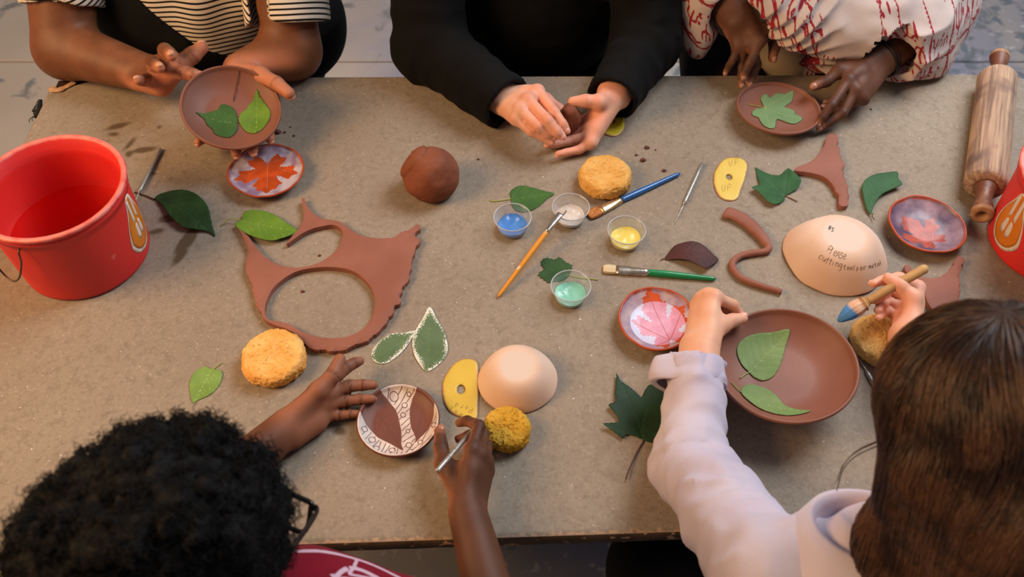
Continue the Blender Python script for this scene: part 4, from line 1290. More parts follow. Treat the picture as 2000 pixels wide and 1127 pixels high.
# bowl held up at the back left
bA = Bowl(0.0850, 0.026, 0.0055, 0.050, 1.7)
nA = disc_normal(452, 212, 0.845, 3)
rcA = P(452, 210, 92)
fA = Frame(rcA - nA * bA.depth, nA)
clay_bowl('clay_bowl', 'round clay bowl with two bright leaves held up over the table', 'bowl', fA, bA, M['bowl_clay'])
cA = lambda p: crop(p, 220, 60, 4.174)
bowl_leaf('mid green heart-shaped leaf at the left in the held clay bowl', bA, fA, cA([(678, 665), (740, 665), (790, 650), (865, 628), (880, 590), (940, 595), (990, 630), (1010, 680), (1017, 740), (1015, 790), (990, 830), (950, 860), (900, 858), (830, 830), (820, 795), (770, 755), (745, 705)]),
          cA([(1005, 740), (1022, 735)]), cA([(1005, 740), (880, 725), (700, 672)]), G['mid'], STEM, tooth=(0.0007, 0.0065))
bowl_leaf('lime green pointed leaf at the right in the held clay bowl', bA, fA, cA([(1173, 483), (1195, 530), (1240, 595), (1282, 660), (1277, 730), (1240, 780), (1200, 820), (1150, 833), (1090, 810), (1050, 765), (1028, 710), (1045, 660), (1090, 630), (1105, 600), (1145, 560)]),
          cA([(1165, 825), (1185, 815)]), cA([(1165, 825), (1175, 690), (1173, 490)]), G['lime'], STEM, tooth=(0.0007, 0.0065))
gs = M['clay_dark']
q = [on_plane(*p_, fA.o + nA * 0.016, nA) for p_ in cA([(1033, 350), (1010, 450), (985, 555)])]
uv = fA.px(cA([(1033, 352), (1010, 450), (985, 555)]), 0.014)
zz = bA.inner(np.linalg.norm(uv, axis=1)) + 0.0004
obj('stem_imprint', *tube(fA.w(np.c_[uv, zz]), 0.0007, 6), M['crumb'], bpy.data.objects['clay_bowl'])

# plate being set down at the back right
bC = Bowl(0.0775, 0.014, 0.0055, 0.052, 1.8)
nC = disc_normal(1520, 213, 0.585, 13)
fC = Frame(P(1520, 212, 26) - nC * bC.depth, nC)
clay_bowl('clay_plate', 'shallow clay plate with one lobed leaf between the hands at the back right', 'plate', fC, bC, M['bowl_clay'])
cC = lambda p: crop(p, 1360, 20, 4.174)
bowl_leaf('sage green lobed leaf pressed on the back right clay plate', bC, fC, cC([(552, 790), (525, 730), (535, 700), (575, 685), (600, 715), (650, 680), (720, 690), (785, 673), (775, 745), (715, 785), (760, 800), (812, 830), (800, 842), (867, 880), (830, 915), (790, 925), (730, 910), (660, 885), (645, 920), (640, 955), (600, 970), (550, 945), (520, 900), (505, 870), (460, 860), (455, 830), (490, 800)]),
          cC([(425, 770), (490, 778), (560, 793)]), cC([(560, 793), (690, 845), (865, 880)]), G['sage'], STEMG, lobes=[cC([(560, 793), (600, 960)]), cC([(560, 793), (785, 675)]), cC([(560, 793), (560, 690)])], tooth=(0.0004, 0.005), smooth_n=2, hfrac=0.12)

# big bowl at the front right
bE = Bowl(0.0985, 0.030, 0.0055, 0.052, 1.8, 1.02, 0.5)
nE = disc_normal(1535, 712, 0.80, 17)
fE = Frame(P(1535, 712, 62) - nE * bE.depth, nE)
clay_bowl('clay_bowl', 'large clay bowl with two grey-green leaves tilted by the hand at the front right', 'bowl', fE, bE, M['bowl_clay'])
bowl_leaf('broad olive leaf, upper one in the large clay bowl', bE, fE, c9([(934, 360), (920, 420), (895, 510), (860, 565), (810, 585), (765, 565), (745, 545), (710, 515), (685, 470), (690, 430), (730, 395), (790, 375), (860, 368)]),
          c9([(700, 582), (722, 562), (745, 545)]), c9([(745, 545), (830, 460), (932, 362)]), G['olive'], STEMG)
bowl_leaf('slender olive leaf, lower one in the large clay bowl', bE, fE, c9([(705, 640), (730, 612), (770, 605), (830, 625), (880, 660), (915, 705), (970, 730), (1036, 745), (980, 765), (920, 772), (860, 765), (790, 740), (730, 695), (706, 668)]),
          c9([(655, 618), (680, 642), (707, 662)]), c9([(707, 662), (830, 712), (1033, 745)]), G['olive'], STEMG)

# carved plate in front
def carved_plate():
    b = Bowl(0.0585, 0.014, 0.005, 0.045, 1.5)
    fr = Frame(P(778, 821, 17) - np.array([0, 0, b.depth]), (0, 0, 1))
    V, F, U = b.build(fr, 300, 0.0006)
    npf = len(b.prof(0.0006)); k = np.tile(np.arange(npf), 300)
    inside = k >= 29
    cD = lambda p: fr.px(crop(p, 680, 740, 6.63), 0.012)
    uv = U[:, :2]
    L1 = cD([(430, 180), (500, 240), (560, 310), (610, 370), (640, 450), (660, 540), (680, 640), (685, 740), (680, 820), (717, 915), (640, 870), (560, 820), (460, 770), (380, 730), (300, 650), (230, 580), (190, 500), (155, 430), (60, 380), (150, 150), (330, 60)])
    L2 = cD([(880, 165), (830, 230), (800, 320), (790, 400), (795, 500), (810, 600), (850, 680), (872, 740), (860, 805), (940, 720), (1020, 650), (1080, 560), (1105, 470), (1110, 380), (1125, 330), (1250, 250), (1080, 60), (950, 60)])
    L1 = toothed(resample(L1, 0.0015, True), 0.0005, 0.0034); L2 = toothed(resample(L2, 0.0015, True), 0.0005, 0.0034)
    d = np.minimum(poly_sd(uv, L1), poly_sd(uv, L2))
    lines = [[(505, 250), (530, 140)], [(590, 300), (640, 230)], [(640, 190), (700, 120)], [(615, 365), (770, 135)], [(635, 420), (700, 330)], [(750, 270), (860, 145)], [(650, 500), (690, 460)], [(740, 400), (795, 350)], [(680, 570), (790, 470)], [(690, 640), (792, 545)],
             [(690, 725), (745, 665)], [(790, 625), (815, 600)], [(700, 785), (850, 690)], [(715, 860), (745, 835)], [(815, 790), (870, 735)], [(210, 600), (240, 590)], [(180, 720), (215, 675)], [(290, 670), (220, 780)], [(330, 735), (350, 715)], [(270, 830), (290, 800)], [(395, 760), (315, 870)],
             [(415, 780), (400, 860)], [(480, 800), (430, 940)], [(535, 830), (470, 960)], [(590, 860), (600, 880)], [(555, 930), (545, 975)], [(640, 880), (620, 985)], [(700, 930), (680, 970)], [(1150, 460), (1060, 600), (1010, 680), (955, 775)], [(915, 830), (820, 930)], [(1115, 690), (890, 915)], [(870, 770), (720, 985)], [(1140, 560), (1150, 520)]]
    circ = [(590, 210, 55), (785, 185, 25), (725, 310, 35), (705, 435, 32), (768, 645, 25), (780, 830, 38), (1108, 590, 32), (930, 800, 32), (210, 640, 35), (305, 770, 42), (365, 890, 36), (565, 905, 40), (800, 930, 38)]
    g = np.full(len(uv), 0.05)
    for l in lines: g = np.minimum(g, line_d(uv, cD(l)))
    for x, y, r in circ:
        cc = [(x + r * math.cos(a), y + r * 0.95 * math.sin(a)) for a in np.linspace(0, 2 * math.pi, 20)]
        g = np.minimum(g, line_d(uv, cD(cc)))
    rr = np.linalg.norm(uv, axis=1)
    slip = np.where((k >= 27) & (rr < b.R - 0.0012), d, -0.01)
    veins = np.full(len(uv), 0.05)
    for l in ([(300, 330), (450, 520), (700, 890)], [(980, 260), (940, 480), (870, 760)], [(330, 400), (480, 330)], [(420, 480), (560, 420)], [(420, 480), (390, 640)], [(500, 580), (610, 540)]):
        veins = np.minimum(veins, line_d(uv, cD(l)))
    m = mat('carved_slip', (112, 62, 46), rough=0.55, color2=(102, 54, 40), scale=14, bump=0.08)
    overlay(m, (88, 46, 34), attr_name='veins', lo=0.0002, hi=0.0006)
    overlay(m, (216, 200, 190), attr_name='slip', lo=-0.0002, hi=0.0003, invert=True, color2=((196, 176, 168), 60))
    overlay(m, (92, 50, 38), attr_name='groove', lo=0.0004, hi=0.0008)
    V = V - np.outer(np.where(inside, 0.0004 * np.clip(1 - g / 0.0007, 0, 1), 0), fr.n)
    obj('carved_plate', V, F, m, None, base=fr.o, label='small clay plate with white slip carved around two leaf shapes', cat='plate', attrs={'slip': slip, 'groove': np.where(slip > 0, g, 0.05), 'veins': np.where(slip <= 0, np.where(inside, veins, 0.05), 0.05)})
    return fr, b
fD, bD = carved_plate()
# ================================================================== smooth bodies
def smin(a, b, k):
    h = np.maximum(k - np.abs(a - b), 0.0) / k
    return np.minimum(a, b) - h * h * k * 0.25

def d_cone(p, a, b, ra, rb):
    ab = b - a
    t = np.clip(((p - a) @ ab) / (ab @ ab + 1e-12), 0, 1)
    q = p - a - t[:, None] * ab
    return np.sqrt(np.einsum('ij,ij->i', q, q)) - (ra + (rb - ra) * t)

def d_ell(p, c, r, R):
    q = (p - c) @ R
    k0 = np.linalg.norm(q / r, axis=1); k1 = np.linalg.norm(q / (r * r), axis=1) + 1e-9
    return k0 * (k0 - 1.0) / k1

def box_ix(p, lo, hi):
    m = (p[:, 0] > lo[0]) & (p[:, 0] < hi[0])
    ix = np.nonzero(m)[0]
    if not len(ix): return ix
    q = p[ix]
    m = (q[:, 1] > lo[1]) & (q[:, 1] < hi[1]) & (q[:, 2] > lo[2]) & (q[:, 2] < hi[2])
    return ix[m]

class Solid:
    """smooth union of tapered limbs and ellipsoids; fingers stay apart from each other"""
    def __init__(self):
        self.base = []; self.fingers = []; self.ops = []; self.disp = None; self.hands = []
    def cone(self, a, b, ra, rb, k=0.02, fin=None):
        a = np.asarray(a, float); b = np.asarray(b, float)
        r = max(ra, rb)
        it = ('c', (a, b, ra, rb), np.minimum(a, b) - r, np.maximum(a, b) + r, k)
        (self.base if fin is None else fin).append(it)
    def chain(self, pts, rad, k=0.02, fin=None):
        for i in range(len(pts) - 1):
            self.cone(pts[i], pts[i + 1], rad[i], rad[i + 1], k, fin)
    def ell(self, c, r, k=0.03, R=None):
        c = np.asarray(c, float); r = np.asarray(r, float); R = np.eye(3) if R is None else np.asarray(R, float)
        m = r.max()
        self.base.append(('e', (c, r, R), c - m, c + m, k))
    def _group(self, p, prims, big):
        d = np.full(len(p), big)
        if not len(p): return d
        plo = p.min(0); phi = p.max(0)
        for ty, a, mn, mx, k in prims:
            mg = 0.03 + k
            lo_ = mn - mg; hi_ = mx + mg
            if (plo > hi_).any() or (phi < lo_).any(): continue
            ix = box_ix(p, lo_, hi_)
            if not len(ix): continue
            q = p[ix]
            v = d_cone(q, *a) if ty == 'c' else d_ell(q, *a)
            d[ix] = smin(d[ix], v, k)
        return d
    def eval(self, p):
        big = 0.06
        base = self._group(p, self.base, big)
        out = base
        if self.fingers:
            out = base.copy()
            for prims, kf in self.fingers:
                mn = np.min([t[2] for t in prims], 0) - 0.035; mx = np.max([t[3] for t in prims], 0) + 0.035
                ix = box_ix(p, mn, mx)
                if not len(ix): continue
                f = self._group(p[ix], prims, big)
                out[ix] = np.minimum(out[ix], smin(base[ix], f, kf))
        for op in self.ops:
            out = op(p, out)
        if self.disp is not None:
            nr = np.abs(out) < 0.045
            out = out.copy(); out[nr] += self.disp(p[nr])
        return out
    def bounds(self):
        al = self.base + [t for f, _ in self.fingers for t in f]
        return np.min([t[2] for t in al], 0) - 0.02, np.max([t[3] for t in al], 0) + 0.02
    def mesh(self, h):
        return surface_nets(self.eval, *self.bounds(), h, mg=0.003 if self.disp is None else 0.012)

def surface_nets(f, lo, hi, h, B=4, mg=0.003):
    C = 4
    nb = np.ceil((hi - lo) / (h * B * C)).astype(int) + 1
    bi = np.stack(np.meshgrid(*[np.arange(n) for n in nb], indexing='ij'), -1).reshape(-1, 3)
    cen = lo + (bi + 0.5) * B * C * h
    bi = bi[np.abs(f(cen)) < B * C * h * 0.87 + mg + 0.008]
    sub = np.stack(np.meshgrid(*[np.arange(C)] * 3, indexing='ij'), -1).reshape(-1, 3)
    bi = (bi[:, None] * C + sub[None]).reshape(-1, 3)
    cen = lo + (bi + 0.5) * B * h
    keep = []
    for s in range(0, len(cen), 50000):
        keep.append(np.abs(f(cen[s:s + 50000])) < B * h * 0.87 + mg)
    bi = bi[np.concatenate(keep)]
    nb = nb * C
    N = (nb + 1) * B + 2
    st = np.array([N[1] * N[2], N[2], 1], np.int64)
    loc = np.stack(np.meshgrid(*[np.arange(B)] * 3, indexing='ij'), -1).reshape(-1, 3)
    cells = (bi[:, None] * B + loc[None]).reshape(-1, 3)
    cid = cells @ st
    off = np.array([(i, j, k) for i in (0, 1) for j in (0, 1) for k in (0, 1)])
    # corner values on unique points
    locc = np.stack(np.meshgrid(*[np.arange(B + 1)] * 3, indexing='ij'), -1).reshape(-1, 3)
    pid = np.unique(((bi[:, None] * B + locc[None]).reshape(-1, 3)) @ st)
    pi = np.stack([pid // st[0], (pid // st[1]) % N[1], pid % N[2]], 1)
    val = np.empty(len(pid), np.float64)
    for s in range(0, len(pid), 60000):
        val[s:s + 60000] = f(lo + pi[s:s + 60000] * h)
    order = np.argsort(cid); cid = cid[order]; cells = cells[order]
    cv = np.stack([val[np.searchsorted(pid, cid + (o @ st))] for o in off], 1)
    neg = cv < 0
    act = neg.any(1) & ~neg.all(1)
    cid = cid[act]; cells = cells[act]; cv = cv[act]
    acc = np.zeros((len(cid), 3)); cnt = np.zeros(len(cid))
    for a in range(8):
        for b in range(a + 1, 8):
            df = off[b] - off[a]
            if np.abs(df).sum() != 1: continue
            x = (cv[:, a] < 0) != (cv[:, b] < 0)
            t = cv[:, a] / (cv[:, a] - cv[:, b] + 1e-20)
            acc += np.where(x[:, None], off[a] + t[:, None] * df, 0); cnt += x
    V = lo + (cells + acc / np.maximum(cnt, 1)[:, None]) * h
    # quads around sign-changing edges
    quads = []
    for ax in range(3):
        u = (ax + 1) % 3; v = (ax + 2) % 3
        e0 = cv[:, 0]                                   # corner (0,0,0)
        o1 = np.zeros(3, int); o1[ax] = 1
        i1 = [i for i in range(8) if (off[i] == o1).all()][0]
        e1 = cv[:, i1]
        ch = np.nonzero((e0 < 0) != (e1 < 0))[0]
        du = st[u]; dv = st[v]
        ids = []
        ok = np.ones(len(ch), bool)
        for q in (0, -du, -du - dv, -dv):
            key = cid[ch] + q
            pos = np.clip(np.searchsorted(cid, key), 0, len(cid) - 1)
            ok &= cid[pos] == key
            ids.append(pos)
        Q = np.stack(ids, 1)[ok]
        fl = (e0[ch] < 0)[ok]
        Q[~fl] = Q[~fl][:, ::-1]
        quads.append(Q)
    F = np.vstack(quads)
    return V, F

def vnormals(V, F):
    n = np.zeros_like(V)
    a = np.cross(V[F[:, 2]] - V[F[:, 0]], V[F[:, 3]] - V[F[:, 1]])
    for k in range(4):
        np.add.at(n, F[:, k], a)
    return n / (np.linalg.norm(n, axis=1)[:, None] + 1e-12)

# ------------------------------------------------------------------ hands
FR = {'thumb': (0.0115, 0.0105, 0.0098, 0.0078), 'index': (0.0095, 0.0088, 0.0078, 0.0066), 'middle': (0.0097, 0.0090, 0.0080, 0.0068),
      'ring': (0.0092, 0.0085, 0.0075, 0.0064), 'pinky': (0.0082, 0.0074, 0.0066, 0.0056)}
HANDLOG = []
def hand(B, who, side, wrist, fingers, s=1.0, elbow=None, rw=0.021, re=0.040, thick=1.0, flat=0.010, nails=(), palm_r=1.0, dorsal=None, fat=1.0):
    g = lambda q: P(*q) if len(q) == 3 and max(abs(q[0]), abs(q[1])) > 3 else np.asarray(q, float)
    w = g(wrist)
    ch = {k: [g(q) for q in v] for k, v in fingers.items()}
    for k, c in ch.items():
        if len(c) == 3:                       # MCP, PIP, tip -> add the last joint
            bl = c[1] + (c[2] - c[1]) * 0.55
            ch[k] = [c[0], c[1], bl, c[2]] if k != 'thumb' else c
    four = ['index', 'middle', 'ring', 'pinky']
    im = ch['index'][0]; pm = ch['pinky'][0]
    dn = np.cross(pm - w, im - w) * (1 if side == 'R' else -1)
    dn = unit(dn) if dorsal is None else unit(dorsal)
    lat = unit(im - pm)
    mid = (im + pm) / 2
    fwd = unit(mid - w)
    if elbow is not None:
        e = g(elbow)
        l2 = unit(lat - unit(w - e) * (lat @ unit(w - e)))
        for sg in (-1, 1):
            B.cone(e + l2 * sg * 0.006 * s, w + l2 * sg * flat * s, re, rw, 0.025)
    for i, k in enumerate(four):
        o = (1.5 - i) / 1.5
        b0 = w + lat * o * 0.013 * s + fwd * 0.004
        B.cone(b0, ch[k][0], 0.0135 * s * palm_r, 0.0108 * s * palm_r, 0.010)
    for a, b in zip(four[:-1], four[1:]):
        B.cone(ch[a][0], ch[b][0], 0.0098 * s * palm_r, 0.0095 * s * palm_r, 0.008)
    B.cone(w - lat * 0.014 * s - dn * 0.005 + fwd * 0.012, pm + (w - pm) * 0.25 - dn * 0.004, 0.0135 * s * palm_r, 0.0105 * s * palm_r, 0.012)
    th = ch['thumb']
    B.cone(w + lat * 0.013 * s - dn * 0.003 + fwd * 0.008, th[0], 0.0145 * s * palm_r, 0.0125 * s, 0.012)
    B.cone(th[0], im + (w - im) * 0.35, 0.0095 * s, 0.0095 * s, 0.014)
    for k, c in ch.items():
        fin = []
        rad = [r * s * fat for r in FR[k]]
        if len(c) == 3: rad = [rad[0], rad[1], rad[3]]
        if k == 'thumb' and len(c) == 3: rad = [0.0118 * s * fat, 0.0108 * s * fat, 0.0086 * s * fat]
        B.chain(c, rad, 0.004, fin)
        # fuller pad on the last bone
        B.fingers.append((fin, 0.007 * s))
        B.hands.append((k, c, rad, dn, w, s))
        HANDLOG.append((who, side, k, [round(float(np.linalg.norm(c[i + 1] - c[i])) * 1000) for i in range(len(c) - 1)], round(float(np.linalg.norm(c[0] - w)) * 1000)))
    B.palms = getattr(B, 'palms', []) + [(w, mid, dn, s)]
    return w, dn, lat

def nails(B, which, m, parent):
    for (k, c, rad, dn, w, s) in B.hands:
        if which is not None and k not in which: continue
        d0 = unit(c[0] - w); n = unit(dn - d0 * (dn @ d0))
        if k == 'thumb':
            n = unit(n + 0.0 * d0)
        prev = d0
        for i in range(len(c) - 1):
            d = unit(c[i + 1] - c[i])
            ax = np.cross(prev, d); sn = np.linalg.norm(ax); cs = prev @ d
            if sn > 1e-6:
                ax = ax / sn; a = math.atan2(sn, cs)
                n = n * math.cos(a) + np.cross(ax, n) * math.sin(a) + ax * (ax @ n) * (1 - math.cos(a))
            prev = d
        n = unit(n - prev * (n @ prev)); l = np.cross(prev, n)
        r = rad[-1]
        cc = c[-1] + n * r * 0.52 + prev * r * 0.15
        th = np.linspace(0, math.pi, 9); ph = np.arange(14) * 2 * math.pi / 14
        T, Q = np.meshgrid(th, ph, indexing='ij')
        D = np.stack([np.sin(T) * np.cos(Q), np.sin(T) * np.sin(Q), np.cos(T)], -1).reshape(-1, 3)
        V = cc + D[:, :1] * prev * r * 0.98 + D[:, 1:2] * l * r * 0.80 + D[:, 2:] * n * r * 0.60
        obj('fingernail', V, grid_faces(9, 14, cv=True), m, parent)

def skin_mat(name, c, c2, palm, knuckle=None, rough=0.5, sss=0.06):
    m = mat(name, c, rough=rough, color2=c2, scale=26, detail=5, bump=0.12, bscale=420, spec=0.28, sss=sss)
    overlay(m, palm, attr_name='palm', lo=0.0, hi=1.0, invert=True)
    overlay(m, knuckle or tuple(int(v * 0.8) for v in c), attr_name='knuckle', lo=0.0, hi=1.0, invert=True)
    return m

def skin_attrs(B, V, N, lo=-0.1, hi=0.55, kn=0.5):
    pal = np.zeros(len(V)); knu = np.zeros(len(V))
    for (w, mid, dn, s) in getattr(B, 'palms', []):
        c = w + (mid - w) * 0.9; R = 0.125 * s
        near = 1 - sstep(R * 0.85, R * 1.25, np.linalg.norm(V - c, axis=1))
        wr = sstep(-0.03, 0.015, (V - w) @ unit(mid - w))
        pal = np.maximum(pal, near * wr * sstep(lo, hi, -(N @ dn)))
    for (k, c, rad, dn, w, s) in B.hands:
        for j in c[:-1]:
            dd = np.linalg.norm(V - j, axis=1)
            ring = np.exp(-((dd - rad[0] * 0.9) / 0.006) ** 2) * sstep(0.0, 0.6, (V - j) @ dn / (dd + 1e-9))
            knu = np.maximum(knu, ring * kn)
    crs = finger_creases(B, V)
    knu = np.maximum(knu, 0.75 * crs)
    # finger pads and tips go pale too
    for (k, c, rad, dn, w, s) in B.hands:
        dd = np.linalg.norm(V - c[-1], axis=1)
        pal = np.maximum(pal, 0.75 * (1 - sstep(rad[-1] * 1.0, rad[-1] * 2.2, dd)))
    return {'palm': pal, 'knuckle': knu}

def finger_creases(B, V):
    out = np.zeros(len(V))
    for (k, c, rad, dn, w, s) in B.hands:
        for i in range(1, len(c) - 1):
            ax = unit(unit(c[i] - c[i - 1]) + unit(c[i + 1] - c[i]))
            q = V - c[i]
            ix = np.nonzero(np.einsum('ij,ij->i', q, q) < (rad[i] * 1.7) ** 2)[0]
            t = q[ix] @ ax
            out[ix] = np.maximum(out[ix], np.maximum(np.exp(-(t / 0.0011) ** 2), 0.6 * np.exp(-((t - 0.0034) / 0.0010) ** 2)))
    return out

def body_mesh(B, h, m, parent, name='body', **kw):
    V, F = B.mesh(h)
    N = vnormals(V, F)
    V = V - N * (0.0006 * finger_creases(B, V))[:, None]
    N = vnormals(V, F)
    return obj(name, V, F, m, parent, attrs=skin_attrs(B, V, N), **kw)

def rot(fwd, up=(0, 0, 1)):
    """columns: right, forward, up"""
    f = unit(fwd); r = unit(np.cross(f, up)); u = np.cross(r, f)
    return np.stack([r, f, u], 1)

def head(B, c, R, s=1.0, neck=None, k=0.02):
    """skull, jaw, nose, brows, lips, ears on a solid; R columns right/forward/up"""
    g = lambda x, y, z: c + R @ np.array([x, y, z]) * s
    B.ell(g(0, -0.012, 0.025), np.array([0.074, 0.092, 0.083]) * s, 0.02, R)
    B.ell(g(0, 0.020, -0.045), np.array([0.056, 0.062, 0.066]) * s, 0.03, R)
    B.cone(g(0, 0.055, -0.085), g(0, 0.060, -0.092), 0.022 * s, 0.020 * s, 0.03)
    B.cone(g(0, 0.080, 0.012), g(0, 0.100, -0.028), 0.009 * s, 0.013 * s, 0.012)
    for sg in (-1, 1):
        B.cone(g(sg * 0.012, 0.078, 0.018), g(sg * 0.048, 0.066, 0.016), 0.009 * s, 0.007 * s, 0.012)
        B.ell(g(sg * 0.040, 0.055, -0.030), np.array([0.022, 0.022, 0.020]) * s, 0.02, R)
        B.ell(g(sg * 0.076, -0.008, -0.005), np.array([0.008, 0.018, 0.031]) * s, 0.006, R)
        B.cone(g(sg * 0.010, 0.096, -0.030), g(sg * 0.013, 0.090, -0.031), 0.007 * s, 0.006 * s, 0.006)
        B.cone(g(0, 0.085, -0.058), g(sg * 0.020, 0.076, -0.058), 0.0075 * s, 0.004 * s, 0.006)
        B.cone(g(0, 0.083, -0.068), g(sg * 0.016, 0.076, -0.067), 0.0085 * s, 0.004 * s, 0.005)
    if neck is not None:
        B.cone(g(0, -0.020, -0.055), neck, 0.052 * s, 0.056 * s, 0.03)
    return g

def eyes(g, R, s, parent, iris):
    wm = bpy.data.materials.get('eye_white') or mat('eye_white', (225, 218, 208), rough=0.2)
    im = mat('iris', iris, rough=0.15)
    for sg in (-1, 1):
        c = g(sg * 0.031, 0.064, 0.000)
        th = np.linspace(0, math.pi, 14); ph = np.arange(20) * 2 * math.pi / 20
        T, Q = np.meshgrid(th, ph, indexing='ij')
        D = np.stack([np.sin(T) * np.cos(Q), np.cos(T), np.sin(T) * np.sin(Q)], -1).reshape(-1, 3)
        e = obj('eye', c + (D * 0.0125 * s) @ R.T, grid_faces(14, 20, cv=True), wm, parent)
        cap = D[:20 * 4]
        obj('iris', c + (cap * 0.0128 * s) @ R.T, grid_faces(4, 20, cv=True), im, e)

# ------------------------------------------------------------------ cloth helpers
def cut_plane(pt, n, R):
    pt = np.asarray(pt, float); n = unit(n)
    def op(p, d):
        q = p - pt
        ix = np.nonzero(np.einsum('ij,ij->i', q, q) < R * R)[0]
        d = d.copy(); d[ix] = np.maximum(d[ix], q[ix] @ n)
        return d
    return op
def carve(a, b, ra, rb):
    a = np.asarray(a, float); b = np.asarray(b, float)
    def op(p, d):
        r = max(ra, rb)
        mn = np.minimum(a, b) - r - 0.02; mx = np.maximum(a, b) + r + 0.02
        ix = box_ix(p, mn, mx)
        d = d.copy(); d[ix] = -smin(-d[ix], d_cone(p[ix], a, b, ra, rb), 0.008)
        return d
    return op
def folds(axis_pts, lam, amp, seed=0, swirl=1.0):
    """creases running around a limb"""
    a = np.asarray(axis_pts, float)
    def f(p):
        best = np.full(len(p), 1e9); sv = np.zeros(len(p)); L0 = 0
        for i in range(len(a) - 1):
            ab = a[i + 1] - a[i]; L = np.linalg.norm(ab)
            t = np.clip(((p - a[i]) @ ab) / (L * L), 0, 1)
            q = p - a[i] - t[:, None] * ab
            d = np.einsum('ij,ij->i', q, q)
            m = d < best
            best = np.where(m, d, best); sv = np.where(m, L0 + t * L, sv); L0 += L
        ph = sv / lam * 2 * math.pi + 2.6 * swirl * vnoise(p, 9, seed) + 1.5 * vnoise(p, 22, seed + 1)
        w = 0.5 + 0.5 * vnoise(p, 12, seed + 2)
        return amp * (np.abs(np.sin(ph * 0.5)) - 0.6) * w + amp * 0.5 * vnoise(p, 26, seed + 4)
    return f
def cloth_mat(name, c, c2, rough=0.9, scale=12, bump=0.25, bscale=700, sheen=0.1):
    return mat(name, c, rough=rough, color2=c2, scale=scale, bump=bump, bscale=bscale, spec=0.2, sheen=sheen)

def strands(name, roots, dirs_fn, m, parent, radius=0.0003):
    """native hair curves from an array (n, k, 3)"""
    n, k, _ = roots.shape
    cu = bpy.data.hair_curves.new(name)
    cu.add_curves([k] * n)
    base = origin_of(parent)
    cu.attributes['position'].data.foreach_set('vector', (roots.reshape(-1, 3) - base).astype(np.float32).ravel())
    ra = cu.attributes.get('radius') or cu.attributes.new('radius', 'FLOAT', 'POINT')
    ra.data.foreach_set('value', np.tile(np.linspace(radius, radius * 0.45, k), n).astype(np.float32))
    cu.materials.append(m)
    o = bpy.data.objects.new(name, cu)
    COL.objects.link(o); o.parent = parent
    o['kind'] = 'stuff'
    return o
# ================================================================== people
def legs(B, hip, x, knee_y, foot_y, r=0.075, sgn=1):
    """seated legs on a solid; sgn = +1 faces +y"""
    for s in (-1, 1):
        h = np.array([x + s * 0.09, hip[1], hip[2]]); kn = np.array([x + s * 0.11, knee_y, 0.52]); an = np.array([x + s * 0.11, foot_y, 0.09])
        B.chain([h, kn, an], [r, r * 0.75, r * 0.5], 0.03)
def shoes(x, foot_y, dirn, m, parent):
    for s in (-1, 1):
        c = np.array([x + s * 0.11, foot_y, 0.0])
        S = Solid()
        S.cone(c + [0, -0.02 * dirn, 0.045], c + [0, 0.14 * dirn, 0.035], 0.043, 0.036, 0.02)
        S.cone(c + [0, 0, 0.06], c + [0, 0, 0.11], 0.045, 0.045, 0.02)
        S.ops.append(lambda p, d: np.maximum(d, 0.002 - p[:, 2]))
        obj('shoe', *S.mesh(0.008), m, parent)

SHOE = mat('shoe_black', (26, 24, 24), rough=0.6)
BLACK = cloth_mat('black_denim', (17, 16, 17), (10, 10, 11), sheen=0.0)

